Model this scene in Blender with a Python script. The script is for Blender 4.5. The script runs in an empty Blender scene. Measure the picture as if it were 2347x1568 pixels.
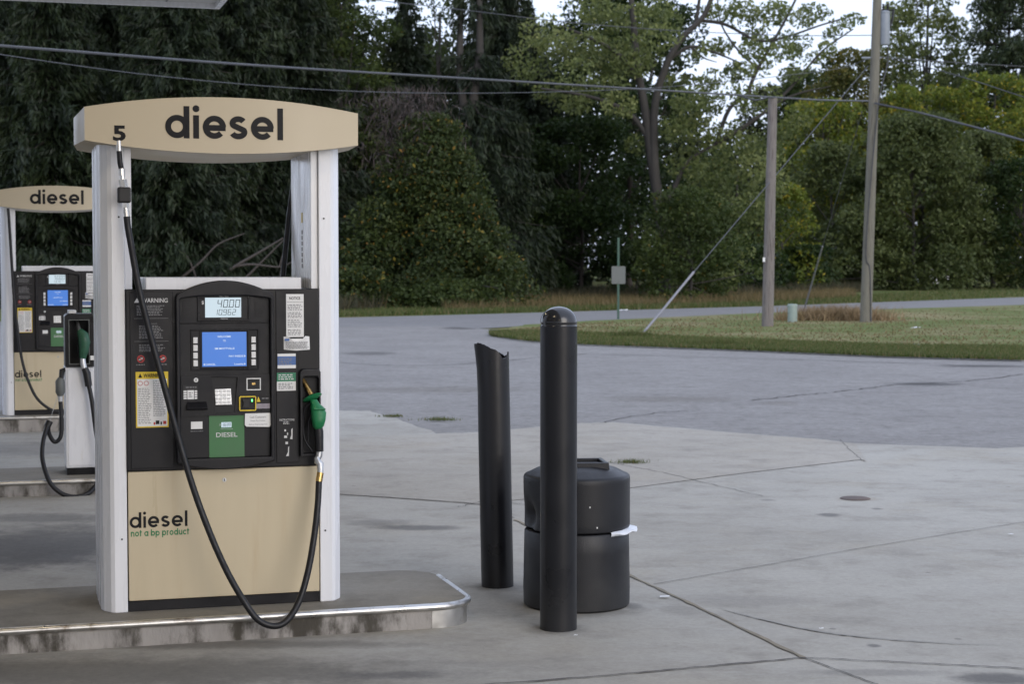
import bpy, bmesh, math, random
import numpy as np
from mathutils import Vector, Matrix
R = math.radians
random.seed(7)
rng = np.random.default_rng(11)
S = bpy.context.scene
C = S.collection
# ------------------------------------------------------------ camera, sky, sun, exposure
CAM_H = 1.77
PITCH = math.atan(179 / 4000.0)
cd = bpy.data.cameras.new('camera'); cam = bpy.data.objects.new('camera', cd); C.objects.link(cam)
cam.location = (0, 0, CAM_H); cam.rotation_euler = (math.pi / 2 - PITCH, 0, 0)
cd.sensor_width = 36; cd.lens = 36 * 4000 / 2347; cd.clip_end = 2000; cd.clip_start = .1
cd.dof.use_dof = True; cd.dof.focus_distance = 9.0; cd.dof.aperture_fstop = 6
S.camera = cam
w = bpy.data.worlds.new('World'); S.world = w; w.use_nodes = True
wn = w.node_tree.nodes; wl = w.node_tree.links
bg = wn['Background']
sky = wn.new('ShaderNodeTexSky'); sky.sky_type = 'NISHITA'; sky.sun_disc = False
SUN_EL, SUN_ROT = R(20), R(148)
sky.sun_elevation = SUN_EL; sky.sun_rotation = SUN_ROT; sky.air_density = 1.0; sky.dust_density = 2.5; sky.ozone_density = 1.5
# thin overcast over the blue
tc = wn.new('ShaderNodeTexCoord'); nz = wn.new('ShaderNodeTexNoise'); nz.inputs['Scale'].default_value = 2.5; nz.inputs['Detail'].default_value = 5
wl.new(tc.outputs['Generated'], nz.inputs['Vector'])
rp = wn.new('ShaderNodeMapRange'); rp.inputs[1].default_value = .3; rp.inputs[2].default_value = .75; rp.inputs[3].default_value = .68; rp.inputs[4].default_value = .95
wl.new(nz.outputs[0], rp.inputs[0])
mx = wn.new('ShaderNodeMix'); mx.data_type = 'RGBA'
wl.new(rp.outputs[0], mx.inputs[0]); wl.new(sky.outputs[0], mx.inputs[6]); mx.inputs[7].default_value = (5.2, 5.75, 7.25, 1)
wl.new(mx.outputs[2], bg.inputs[0]); bg.inputs[1].default_value = .12
sl = bpy.data.lights.new('sun', 'SUN'); sl.energy = .55; sl.angle = R(40); sl.color = (1, .975, .95)
so = bpy.data.objects.new('sun', sl); C.objects.link(so)
so.rotation_euler = (math.pi / 2 - SUN_EL, 0, math.pi - SUN_ROT)
S.view_settings.view_transform = 'Standard'; S.view_settings.look = 'None'; S.view_settings.exposure = 0.86; S.view_settings.gamma = 1
S.render.engine = 'CYCLES'; S.cycles.max_bounces = 6; S.cycles.diffuse_bounces = 3; S.cycles.glossy_bounces = 3
S.cycles.transmission_bounces = 3; S.cycles.transparent_max_bounces = 6; S.cycles.use_denoising = True

# ------------------------------------------------------------ helpers
CX, CY, F = 1173.5, 784.0, 4000.0       # photograph measured at 2347 px wide
def ray(px, py):
    r, f, u = px - CX, F, -(py - CY); c, s = math.cos(PITCH), math.sin(PITCH)
    return np.array([r, f * c + u * s, -f * s + u * c])
def onz(px, py, z=0.0):
    v = ray(px, py); t = (z - CAM_H) / v[2]; return np.array([0, 0, CAM_H]) + v * t
def atd(px, py, d):
    v = ray(px, py); return np.array([0, 0, CAM_H]) + v * (d / v[1])
YAW = R(16.5)
EX = np.array([math.cos(YAW), math.sin(YAW), 0]); EY = np.array([-math.sin(YAW), math.cos(YAW), 0])
class Frame:
    def __init__(s, o): s.o = np.array(o, float)
    def L(s, px, py, dy=0.0):           # photo point on the plane dy behind the frame's front, in local coordinates
        v = ray(px, py); c = np.array([0, 0, CAM_H]); o = s.o + EY * dy
        p = c + v * ((o - c).dot(EY) / v.dot(EY)) - s.o
        return (float(p.dot(EX)), dy, float(p[2]))
    def loc(s, w_):
        p = np.array(w_, float) - s.o; return (float(p.dot(EX)), float(p.dot(EY)), float(p[2]))

def tag(o, label=None, cat=None, group=None, kind=None):
    if label: o['label'] = label
    if cat: o['category'] = cat
    if group: o['group'] = group
    if kind: o['kind'] = kind
    return o
def empty(name, loc, rz=0, label=None, cat=None, group=None):
    o = bpy.data.objects.new(name, None); C.objects.link(o); o.location = loc; o.rotation_euler = (0, 0, rz)
    o.empty_display_size = .1
    return tag(o, label, cat, group)

class MB:
    def __init__(s): s.v = []; s.f = []
    def add(s, vs, fs):
        n = len(s.v); s.v += [tuple(map(float, p)) for p in vs]; s.f += [tuple(i + n for i in f) for f in fs]; return s
    def box(s, x0, x1, y0, y1, z0, z1):
        return s.add([(x0,y0,z0),(x1,y0,z0),(x1,y1,z0),(x0,y1,z0),(x0,y0,z1),(x1,y0,z1),(x1,y1,z1),(x0,y1,z1)],
                     [(0,3,2,1),(4,5,6,7),(0,1,5,4),(1,2,6,5),(2,3,7,6),(3,0,4,7)])
    def prism(s, pts, y0, y1):          # outline in x,z (counter-clockwise seen from the front), from y0 (front) to y1
        n = len(pts)
        vs = [(x, y0, z) for x, z in pts] + [(x, y1, z) for x, z in pts]
        return s.add(vs, [tuple(range(n)), tuple(range(2*n-1, n-1, -1))] + [(i, i+n, (i+1) % n + n, (i+1) % n) for i in range(n)])
    def prismz(s, pts, z0, z1):         # outline in x,y
        n = len(pts)
        vs = [(x, y, z0) for x, y in pts] + [(x, y, z1) for x, y in pts]
        return s.add(vs, [tuple(range(n-1, -1, -1)), tuple(range(n, 2*n))] + [(i, (i+1) % n, (i+1) % n + n, i+n) for i in range(n)])
    def ring(s, outer, inner, y0, y1):
        n = len(outer)
        vs = [(x, y0, z) for x, z in outer] + [(x, y0, z) for x, z in inner] + [(x, y1, z) for x, z in outer] + [(x, y1, z) for x, z in inner]
        fs = []
        for i in range(n):
            j = (i+1) % n
            fs += [(i, j, n+j, n+i), (i, 2*n+i, 2*n+j, j), (n+i, n+j, 3*n+j, 3*n+i), (2*n+i, 3*n+i, 3*n+j, 2*n+j)]
        return s.add(vs, fs)
    def frame(s, x0, x1, z0, z1, t, y0, y1):
        return s.ring([(x0,z0),(x1,z0),(x1,z1),(x0,z1)], [(x0+t,z0+t),(x1-t,z0+t),(x1-t,z1-t),(x0+t,z1-t)], y0, y1)
    def tube(s, path, rad, n=8, cap=True):
        P = [Vector(p) for p in path]; m = len(P)
        rr = rad if hasattr(rad, '__len__') else [rad] * m
        up = None; vs = []; fs = []
        for i in range(m):
            t = (P[min(i+1, m-1)] - P[max(i-1, 0)]).normalized()
            if up is None:
                up = t.orthogonal().normalized()
            else:
                up = (up - t * up.dot(t))
                up = up.normalized() if up.length > 1e-6 else t.orthogonal().normalized()
            b = t.cross(up)
            for k in range(n):
                a = 2 * math.pi * k / n
                vs.append(P[i] + (up * math.cos(a) + b * math.sin(a)) * rr[i])
        for i in range(m-1):
            for k in range(n):
                k2 = (k+1) % n
                fs.append((i*n+k, i*n+k2, (i+1)*n+k2, (i+1)*n+k))
        if cap:
            fs.append(tuple(range(n-1, -1, -1))); fs.append(tuple(range((m-1)*n, m*n)))
        return s.add(vs, fs)
    def lathe(s, prof, n=32, c=(0, 0, 0), fn=None):
        vs = []; fs = []; m = len(prof)
        for i, (r, z) in enumerate(prof):
            for k in range(n):
                a = 2 * math.pi * k / n
                p = (c[0] + r * math.cos(a), c[1] + r * math.sin(a), c[2] + z)
                vs.append(fn(p, a, i) if fn else p)
        for i in range(m-1):
            for k in range(n):
                k2 = (k+1) % n; fs.append((i*n+k, i*n+k2, (i+1)*n+k2, (i+1)*n+k))
        return s.add(vs, fs)
    def disc(s, x, z, r, y0, y1, n=20):
        return s.prism([(x + r*math.cos(2*math.pi*k/n), z + r*math.sin(2*math.pi*k/n)) for k in range(n)], y0, y1)
    def build(s, name, m, parent=None, smooth=None, bevel=0, seg=2):
        me = bpy.data.meshes.new(name); me.from_pydata(s.v, [], s.f); me.update()
        me.materials.append(m)
        o = bpy.data.objects.new(name, me); C.objects.link(o)
        if parent: o.parent = parent
        if smooth is not None:
            me.polygons.foreach_set('use_smooth', [True] * len(me.polygons)); me.set_sharp_from_angle(angle=R(smooth))
        if bevel:
            b = o.modifiers.new('bevel', 'BEVEL'); b.width = bevel; b.segments = seg; b.limit_method = 'ANGLE'; b.angle_limit = R(40)
        return o
def spline(pts, n=6):
    P = [np.array(p, float) for p in pts]; P = [2*P[0]-P[1]] + P + [2*P[-1]-P[-2]]; out = []
    for i in range(1, len(P)-2):
        for k in range(n):
            t = k / n; a, b, c, d = P[i-1:i+3]
            out.append(.5 * ((2*b) + (c-a)*t + (2*a-5*b+4*c-d)*t*t + (3*b-a-3*c+d)*t**3))
    out.append(P[-2]); return out

# ------------------------------------------------------------ materials
def mat(name, col, rough=.5, metal=0.0, var=0.0, vscale=8, bump=0.0, bscale=60, dirt=None, dscale=3, dthr=(.5, .75), stretch=None, spec=.5, coat=0, foot=None):
    m = bpy.data.materials.new(name); m.use_nodes = True; n = m.node_tree.nodes; l = m.node_tree.links
    p = n['Principled BSDF']; p.inputs['Base Color'].default_value = (*col, 1); p.inputs['Roughness'].default_value = rough
    p.inputs['Metallic'].default_value = metal; p.inputs['Specular IOR Level'].default_value = spec; p.inputs['Coat Weight'].default_value = coat
    t = n.new('ShaderNodeTexCoord'); vec = t.outputs['Object']
    if stretch:
        mp = n.new('ShaderNodeMapping'); mp.inputs['Scale'].default_value = stretch; l.new(vec, mp.inputs[0]); vec = mp.outputs[0]
    src = None
    if var:
        a = n.new('ShaderNodeTexNoise'); a.inputs['Scale'].default_value = vscale; a.inputs['Detail'].default_value = 6; l.new(vec, a.inputs[0])
        r = n.new('ShaderNodeMapRange'); r.inputs[1].default_value = .25; r.inputs[2].default_value = .75; r.inputs[3].default_value = 1-var; r.inputs[4].default_value = 1+var
        l.new(a.outputs[0], r.inputs[0])
        x = n.new('ShaderNodeVectorMath'); x.operation = 'SCALE'; x.inputs[0].default_value = col; l.new(r.outputs[0], x.inputs['Scale']); src = x.outputs[0]
        q = n.new('ShaderNodeMapRange'); q.inputs[1].default_value = .3; q.inputs[2].default_value = .7; q.inputs[3].default_value = max(.02, rough-.12); q.inputs[4].default_value = min(1, rough+.12)
        l.new(a.outputs[0], q.inputs[0]); l.new(q.outputs[0], p.inputs['Roughness'])
    if dirt:
        a = n.new('ShaderNodeTexNoise'); a.inputs['Scale'].default_value = dscale; a.inputs['Detail'].default_value = 8; a.inputs['Roughness'].default_value = .65; l.new(vec, a.inputs[0])
        r = n.new('ShaderNodeMapRange'); r.interpolation_type = 'SMOOTHSTEP'; r.inputs[1].default_value = dthr[0]; r.inputs[2].default_value = dthr[1]; l.new(a.outputs[0], r.inputs[0])
        x = n.new('ShaderNodeMix'); x.data_type = 'RGBA'; l.new(r.outputs[0], x.inputs[0])
        if src: l.new(src, x.inputs[6])
        else: x.inputs[6].default_value = (*col, 1)
        x.inputs[7].default_value = (*dirt, 1); src = x.outputs[2]
    if foot:                              # splash dust settled near the foot
        sx = n.new('ShaderNodeSeparateXYZ'); l.new(t.outputs['Object'], sx.inputs[0])
        a = n.new('ShaderNodeTexNoise'); a.inputs['Scale'].default_value = 9; a.inputs['Detail'].default_value = 7; l.new(t.outputs['Object'], a.inputs[0])
        q = n.new('ShaderNodeMath'); q.operation = 'MULTIPLY_ADD'; l.new(a.outputs[0], q.inputs[0]); q.inputs[1].default_value = .5; l.new(sx.outputs[2], q.inputs[2])
        r = n.new('ShaderNodeMapRange'); r.interpolation_type = 'SMOOTHSTEP'; r.inputs[1].default_value = .18; r.inputs[2].default_value = .60; r.inputs[3].default_value = .75; r.inputs[4].default_value = 0; l.new(q.outputs[0], r.inputs[0])
        x = n.new('ShaderNodeMix'); x.data_type = 'RGBA'; l.new(r.outputs[0], x.inputs[0]); l.new(src, x.inputs[6]); x.inputs[7].default_value = (*foot, 1); src = x.outputs[2]
    if src: l.new(src, p.inputs['Base Color'])
    if bump:
        a = n.new('ShaderNodeTexNoise'); a.inputs['Scale'].default_value = bscale; a.inputs['Detail'].default_value = 4; l.new(vec, a.inputs[0])
        b = n.new('ShaderNodeBump'); b.inputs['Strength'].default_value = bump; b.inputs['Distance'].default_value = .01; l.new(a.outputs[0], b.inputs['Height']); l.new(b.outputs[0], p.inputs['Normal'])
    return m
def emis(name, col, st):
    m = mat(name, (.02, .02, .02), .3); p = m.node_tree.nodes['Principled BSDF']
    p.inputs['Emission Color'].default_value = (*col, 1); p.inputs['Emission Strength'].default_value = st; return m
M = {}
M['white'] = mat('white_metal', (.79, .80, .83), .28, var=.02, vscale=3, dirt=(.60, .57, .50), dscale=2.2, dthr=(.62, .95), stretch=(6, 6, .8))
M['cream'] = mat('cream_metal', (.56, .478, .328), .38, var=.03, vscale=2, dirt=(.52, .42, .27), dscale=1.6, dthr=(.52, .85), stretch=(7, 7, .7))
M['cream_sign'] = mat('cream_sign', (.55, .47, .332), .42, var=.02, vscale=2)
M['black'] = mat('black_plastic', (.010, .010, .0125), .40, var=.12, vscale=14, bump=.05, bscale=400, dirt=(.026, .025, .024), dscale=5, dthr=(.5, .95), spec=.3)
M['black2'] = mat('black_panel', (.007, .007, .009), .34, var=.10, vscale=10, spec=.3)
M['dark'] = mat('dark_recess', (.006, .006, .007), .6)
M['char'] = mat('charcoal', (.018, .018, .019), .45, var=.1, spec=.35)
M['ink'] = mat('black_ink', (.006, .006, .008), .5, spec=.25)
M['ginkt'] = mat('green_ink', (.03, .21, .08), .5)
M['wink'] = mat('white_ink', (.62, .62, .62), .5)
M['gink'] = mat('grey_ink', (.20, .20, .21), .5)
M['paper'] = mat('paper_label', (.76, .76, .75), .5, var=.04, vscale=20)
M['yellow'] = mat('yellow_vinyl', (.72, .52, .03), .5)
M['red'] = mat('red_vinyl', (.45, .03, .03), .5)
M['blue'] = mat('blue_vinyl', (.06, .14, .36), .45)
M['greenlab'] = mat('green_vinyl', (.055, .17, .065), .5, var=.1, vscale=10)
M['darkgreen'] = mat('dark_green_vinyl', (.02, .20, .10), .45)
M['nozzle'] = mat('green_rubber', (.008, .16, .055), .4, var=.08, vscale=30)
M['nozzle_old'] = mat('faded_green_rubber', (.018, .085, .045), .5, var=.25, vscale=30)
M['rubber'] = mat('black_rubber', (.009, .009, .011), .45, var=.12, vscale=30, spec=.4, dirt=(.028, .026, .024), dscale=9, dthr=(.55, .9))
M['chrome'] = mat('worn_steel', (.62, .60, .56), .28, 1.0, var=.15, vscale=30)
M['zinc'] = mat('zinc_casting', (.52, .53, .54), .4, .8, var=.15, vscale=40)
M['brass'] = mat('brass', (.62, .42, .16), .3, 1.0, var=.1, vscale=30)
M['lcd'] = emis('lcd_backlight', (.62, .76, .85), .5)
M['screen'] = emis('blue_screen', (.055, .235, .80), .44)
M['screentext'] = emis('screen_text', (.75, .85, 1.0), .5)
M['led'] = emis('green_led', (.1, 1, .2), 2.5)
M['steel'] = mat('kerb_steel', (.60, .595, .58), .36, 1.0, var=.22, vscale=9, dirt=(.22, .18, .14), dscale=6, dthr=(.54, .72))
M['boll'] = mat('bollard_plastic', (.0095, .010, .0125), .34, var=.06, vscale=5, bump=.04, bscale=25, spec=.35, foot=(.022, .022, .023), dirt=(.016, .016, .017), dscale=4, dthr=(.60, .85))
M['boll2'] = mat('scuffed_bollard', (.011, .011, .013), .36, var=.15, vscale=6, bump=.08, bscale=18, spec=.4, foot=(.020, .019, .019), dirt=(.040, .036, .031), dscale=3.5, dthr=(.62, .8))
M['bin'] = mat('bin_plastic', (.0105, .011, .0135), .42, var=.15, vscale=6, bump=.15, bscale=220, spec=.35, foot=(.030, .030, .030), dirt=(.022, .022, .023), dscale=4, dthr=(.58, .85))
M['dome'] = mat('glossy_dome', (.012, .0125, .015), .16, var=.05, vscale=8, coat=.3)
M['bag'] = mat('bag_film', (.70, .73, .78), .3)
M['wood'] = mat('weathered_pole', (.185, .165, .152), .85, var=.25, vscale=9, bump=.5, bscale=40, dirt=(.06, .045, .042), dscale=5, dthr=(.5, .7), stretch=(6, 6, .35))
M['wood2'] = mat('grey_pole', (.165, .155, .125), .85, var=.22, vscale=9, bump=.5, bscale=40, dirt=(.085, .072, .055), dscale=4, dthr=(.52, .72), stretch=(6, 6, .4))
M['galv'] = mat('galvanised', (.24, .265, .30), .5, .1, var=.1)
M['wire'] = mat('wire_black', (.05, .05, .055), .5)
M['wirel'] = mat('wire_grey', (.075, .08, .092), .45)
M['guard'] = mat('guard_grey', (.23, .23, .255), .5, var=.06)
M['pedest'] = mat('pale_green_plastic', (.25, .31, .28), .5, var=.08, dirt=(.2, .22, .18), dscale=6)
M['signback'] = mat('sign_back', (.125, .135, .13), .5, .2, var=.1)
M['signpost'] = mat('green_post', (.035, .085, .06), .5, var=.1)
M['rust'] = mat('rusty_iron', (.12, .092, .08), .75, .2, var=.3, vscale=15, bump=.3)
M['house'] = mat('white_siding', (.70, .70, .72), .6, var=.04)
M['roof'] = mat('grey_shingle', (.10, .095, .09), .9, var=.2)
M['soffit'] = mat('canopy_metal', (.55, .55, .54), .45, var=.05, vscale=2)
M['lamp'] = emis('canopy_lamp', (1.0, .80, .52), 16)
M['bark'] = mat('grey_bark', (.048, .043, .038), .9, var=.35, vscale=6, bump=.5, bscale=15, stretch=(4, 4, .6))
M['barkd'] = mat('dark_bark', (.035, .028, .024), .9, var=.3, vscale=6, bump=.5, bscale=15, stretch=(4, 4, .6))
M['twig'] = mat('bare_twig', (.065, .055, .05), .9, var=.2)

def leafmat(name, cols, trans=.38):
    m = bpy.data.materials.new(name); m.use_nodes = True; n = m.node_tree.nodes; l = m.node_tree.links
    p = n['Principled BSDF']; p.inputs['Roughness'].default_value = .55; p.inputs['Specular IOR Level'].default_value = .3
    a = n.new('ShaderNodeAttribute'); a.attribute_name = 'tint'
    r = n.new('ShaderNodeValToRGB'); e = r.color_ramp.elements
    e[0].position = cols[0][0]; e[0].color = (*cols[0][1], 1); e[1].position = cols[-1][0]; e[1].color = (*cols[-1][1], 1)
    for q, c_ in cols[1:-1]:
        k = e.new(q); k.color = (*c_, 1)
    l.new(a.outputs['Fac'], r.inputs[0]); l.new(r.outputs[0], p.inputs['Base Color'])
    t = n.new('ShaderNodeBsdfTranslucent'); l.new(r.outputs[0], t.inputs[0])
    mxs = n.new('ShaderNodeMixShader'); mxs.inputs[0].default_value = trans
    l.new(p.outputs[0], mxs.inputs[1]); l.new(t.outputs[0], mxs.inputs[2]); l.new(mxs.outputs[0], n['Material Output'].inputs[0])
    return m
LM = {
 'spruce': leafmat('spruce_needles', [(0, (0.0086, 0.0155, 0.0060)), (.6, (0.0163, 0.0267, 0.0093)), (1, (0.0287, 0.0412, 0.0140))], .1),
 'maple': leafmat('maple_leaves', [(0, (0.0318, 0.0506, 0.0125)), (.6, (0.0583, 0.0842, 0.0213)), (.92, (0.0954, 0.1178, 0.0282)), (1, (0.2120, 0.1263, 0.0188))]),
 'dark': leafmat('dark_leaves', [(0, (0.0161, 0.0318, 0.0082)), (.7, (0.0305, 0.0541, 0.0123)), (1, (0.0628, 0.0796, 0.0153))]),
 'mound': leafmat('turning_leaves', [(0, (0.0262, 0.0436, 0.0129)), (.6, (0.0523, 0.0737, 0.0199)), (.84, (0.0740, 0.0940, 0.0224)), (.90, (0.2360, 0.1880, 0.0295)), (1, (0.2450, 0.1253, 0.0246))]),
 'silver': leafmat('silver_maple_leaves', [(0, (0.0888, 0.1150, 0.0386)), (.6, (0.1532, 0.1826, 0.0580)), (1, (0.2743, 0.2840, 0.1063))]),
 'yellow': leafmat('yellow_green_leaves', [(0, (0.0735, 0.1095, 0.0157)), (.6, (0.1469, 0.1807, 0.0241)), (.85, (0.2258, 0.2299, 0.0320)), (1, (0.4065, 0.3065, 0.0284))]),
 'orange': leafmat('rusty_leaves', [(0, (0.0414, 0.0616, 0.0158)), (.5, (0.0920, 0.0952, 0.0211)), (1, (0.1748, 0.1344, 0.0264))]),
 'olive': leafmat('olive_leaves', [(0, (0.0517, 0.0712, 0.0221)), (.6, (0.0905, 0.1137, 0.0354)), (1, (0.1422, 0.1616, 0.0513))]),
 'far': leafmat('far_leaves', [(0, (0.0158, 0.0220, 0.0081)), (1, (0.0432, 0.0490, 0.0158))]),
 'twig': leafmat('purple_twigs', [(0, (0.0360, 0.0281, 0.0265)), (1, (0.0800, 0.0608, 0.0546))], 0),
 'pine': leafmat('pine_needles', [(0, (0.0202, 0.0343, 0.0151)), (1, (0.0554, 0.0728, 0.0277))], .1),
 'grass': leafmat('mown_grass', [(0, (0.0532, 0.0836, 0.0188)), (.55, (0.0966, 0.1232, 0.0342)), (1, (0.2125, 0.1672, 0.0812))]),
 'weeds': leafmat('tall_weeds', [(0, (.035, .038, .02)), (.6, (.07, .065, .035)), (1, (.15, .115, .06))]),
 'tan': leafmat('tan_grass', [(0, (.17, .125, .065)), (.5, (.28, .20, .11)), (1, (.40, .29, .17))]),
 'straw': leafmat('dry_grass', [(0, (0.0862, 0.0825, 0.0300)), (.5, (0.1725, 0.1320, 0.0600)), (1, (0.2875, 0.2035, 0.1000))]),
}
# ------------------------------------------------------------ ground materials
class NT:
    def __init__(s, m): s.n = m.node_tree.nodes; s.l = m.node_tree.links
    def val(s, op, a, b=None, clamp=False):
        x = s.n.new('ShaderNodeMath'); x.operation = op; x.use_clamp = clamp
        for i, q in enumerate((a, b)):
            if q is None: continue
            if isinstance(q, (int, float)): x.inputs[i].default_value = q
            else: s.l.new(q, x.inputs[i])
        return x.outputs[0]
    def noise(s, vec, scale, detail=5, rough=.55, st=None):
        if st:
            mp = s.n.new('ShaderNodeMapping'); mp.inputs['Scale'].default_value = st; s.l.new(vec, mp.inputs[0]); vec = mp.outputs[0]
        x = s.n.new('ShaderNodeTexNoise'); x.inputs['Scale'].default_value = scale; x.inputs['Detail'].default_value = detail; x.inputs['Roughness'].default_value = rough
        s.l.new(vec, x.inputs[0]); return x.outputs[0]
    def rng(s, v, a, b, c=0.0, d=1.0):
        x = s.n.new('ShaderNodeMapRange'); x.interpolation_type = 'SMOOTHSTEP'
        for i, q in enumerate((a, b, c, d)): x.inputs[i+1].default_value = q
        s.l.new(v, x.inputs[0]); return x.outputs[0]
    def mix(s, f, a, b):
        x = s.n.new('ShaderNodeMix'); x.data_type = 'RGBA'
        for i, q in ((0, f), (6, a), (7, b)):
            if isinstance(q, tuple): x.inputs[i].default_value = (*q, 1)
            elif isinstance(q, (int, float)): x.inputs[i].default_value = q
            else: s.l.new(q, x.inputs[i])
        return x.outputs[2]
    def ell(s, vec, x, y, rx, ry, rot):  # soft ellipse mask in metres
        mp = s.n.new('ShaderNodeMapping'); mp.vector_type = 'TEXTURE'
        mp.inputs['Location'].default_value = (x, y, 0); mp.inputs['Rotation'].default_value = (0, 0, rot); mp.inputs['Scale'].default_value = (rx, ry, 1)
        s.l.new(vec, mp.inputs[0])
        q = s.n.new('ShaderNodeVectorMath'); q.operation = 'LENGTH'
        fl = s.n.new('ShaderNodeVectorMath'); fl.operation = 'MULTIPLY'; fl.inputs[1].default_value = (1, 1, 0); s.l.new(mp.outputs[0], fl.inputs[0])
        s.l.new(fl.outputs[0], q.inputs[0]); return q.outputs['Value']
def ground_mat(name, a, b, stain, patches, speck=.22, bump=.15, yellow=None, streak=True, spk_scale=28):
    m = bpy.data.materials.new(name); m.use_nodes = True; t = NT(m); n = t.n; p = n['Principled BSDF']
    g = n.new('ShaderNodeTexCoord').outputs['Object']
    big = t.noise(g, .5, 6, .6); mid = t.noise(g, 2.6, 6, .65)
    col = t.mix(t.rng(big, .3, .7), a, b)
    if yellow: col = t.mix(t.val('MULTIPLY', t.rng(t.noise(g, .8, 5, .6), .5, .7), .45), col, yellow)
    col = t.mix(t.val('MULTIPLY', t.rng(mid, .47, .78), .5), col, stain)
    fine = t.noise(g, 14, 6, .75)
    col = t.mix(t.val('MULTIPLY', t.rng(fine, .52, .72), .35), col, stain)
    col = t.mix(t.val('MULTIPLY', t.rng(fine, .30, .46, 1, 0), .25), col, tuple(min(1, q*1.25) for q in a))
    if streak:
        mp = n.new('ShaderNodeMapping'); mp.inputs['Rotation'].default_value = (0, 0, -YAW); mp.inputs['Scale'].default_value = (.6, 1.6, 1); t.l.new(g, mp.inputs[0])
        col = t.mix(t.val('MULTIPLY', t.rng(t.noise(mp.outputs[0], 1.6, 7, .65), .5, .74), .30), col, stain)
    edge = t.noise(g, 5, 7, .7)
    for (x, y, rx, ry, rot, k, c_) in patches:
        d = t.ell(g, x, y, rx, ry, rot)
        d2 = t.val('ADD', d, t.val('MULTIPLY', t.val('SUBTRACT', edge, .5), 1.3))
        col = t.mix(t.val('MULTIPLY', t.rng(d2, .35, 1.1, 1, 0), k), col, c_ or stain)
    # small spots
    v = n.new('ShaderNodeTexVoronoi'); v.inputs['Scale'].default_value = 3.2; t.l.new(g, v.inputs['Vector'])
    sp = t.rng(v.outputs['Distance'], .035, .075, 1, 0)
    keep = n.new('ShaderNodeSeparateColor'); t.l.new(v.outputs['Color'], keep.inputs[0])
    sp = t.val('MULTIPLY', sp, t.rng(keep.outputs[0], .55, .57)); sp = t.val('MULTIPLY', sp, .75)
    col = t.mix(sp, col, stain)
    f = t.noise(g, spk_scale, 8, .85)
    sc = n.new('ShaderNodeVectorMath'); sc.operation = 'SCALE'; t.l.new(col, sc.inputs[0]); t.l.new(t.rng(f, .2, .8, 1-speck, 1+speck), sc.inputs['Scale'])
    t.l.new(sc.outputs[0], p.inputs['Base Color'])
    t.l.new(t.rng(mid, .3, .7, .75, .92), p.inputs['Roughness'])
    bm = n.new('ShaderNodeBump'); bm.inputs['Strength'].default_value = bump; bm.inputs['Distance'].default_value = .01
    t.l.new(t.val('ADD', f, t.val('MULTIPLY', mid, .6)), bm.inputs['Height']); t.l.new(bm.outputs[0], p.inputs['Normal'])
    return m
def gs(px, py, hw, hh, k, c_=None, rot=0.0):     # a stain or painted shade patch at photo point px,py with half sizes in pixels
    p = onz(px, py); a = onz(px + hw, py); b = onz(px, py - hh); c2 = onz(px, py + hh)
    return (p[0], p[1], max(.02, abs(a[0] - p[0])), max(.02, abs(b[1] - c2[1]) / 2), rot, k, c_)
OIL = (.075, .072, .07)
con_stain_shade = [gs(60, 1265, 260, 45, .75, OIL), gs(100, 1190, 200, 14, .55, OIL), gs(960, 1212, 130, 8, .7, OIL), gs(860, 1200, 100, 10, .4, OIL),
          gs(1281, 1446, 80, 16, .55, (.14, .13, .112)), gs(1140, 1349, 70, 14, .5, (.14, .13, .112)), gs(1330, 1398, 160, 24, .55, (.13, .12, .10)), gs(500, 1480, 620, 13, .55, (.09, .08, .066)), gs(250, 1545, 1000, 48, .7, (.105, .098, .085)), gs(120, 1250, 330, 60, .75, (.10, .097, .092)), gs(60, 1030, 260, 22, .5, (.12, .115, .11)), gs(900, 1550, 150, 12, .5, OIL), gs(2280, 1560, 130, 18, .8, OIL), gs(2003, 1483, 22, 5, .7, OIL),  # wide front-lane ellipse: lane grime plus canopy shade put into the colour
          gs(1130, 1385, 170, 40, .35, (.15, .14, .12)), gs(1700, 1380, 180, 18, .35, (.17, .16, .145)), gs(1900, 1182, 34, 5, .7, OIL), gs(2010, 1168, 20, 3, .6, OIL),
          gs(1760, 1148, 22, 3, .4, OIL), gs(1560, 1400, 60, 16, .4, (.16, .15, .13)), gs(1960, 1145, 60, 8, .35, (.25, .2, .13)),
          gs(1200, 1030, 120, 6, .35, OIL), gs(870, 1022, 90, 5, .4, OIL), gs(1450, 1392, 30, 10, .5, OIL), gs(2000, 1545, 200, 10, .35, OIL)]
M['concrete'] = ground_mat('concrete', (.385, .368, .325), (.32, .303, .265), (.175, .163, .143), con_stain_shade, yellow=(.33, .295, .23))
M['island'] = ground_mat('island_concrete', (.25, .232, .195), (.18, .165, .135), (.10, .088, .068), [], streak=False, yellow=(.30, .25, .16), bump=.3)
M['kerbface'] = mat('kerb_concrete', (.34, .32, .30), .85, var=.25, vscale=5, bump=.4, bscale=50, dirt=(.062, .055, .044), dscale=4.2, dthr=(.44, .60), stretch=(1, 1, .45))
asp_st = [gs(2120, 880, 95, 5, .85, (.035, .032, .03)), gs(2250, 839, 130, 3.5, .8, (.035, .032, .03)), gs(850, 810, 75, 5, .7, (.06, .055, .05)), gs(1060, 752, 60, 4, .85, (.05, .045, .04)),
          gs(1000, 893, 260, 9, .42, (.12, .105, .085)), gs(1540, 915, 190, 9, .45, (.12, .105, .085)), gs(1780, 924, 60, 7, .4, (.12, .105, .085)), gs(1200, 1010, 60, 6, .3, None)]
M['asphalt'] = ground_mat('old_asphalt', (.235, .224, .212), (.198, .188, .178), (.125, .117, .108), asp_st, speck=.42, bump=.6, streak=True, spk_scale=9)
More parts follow.
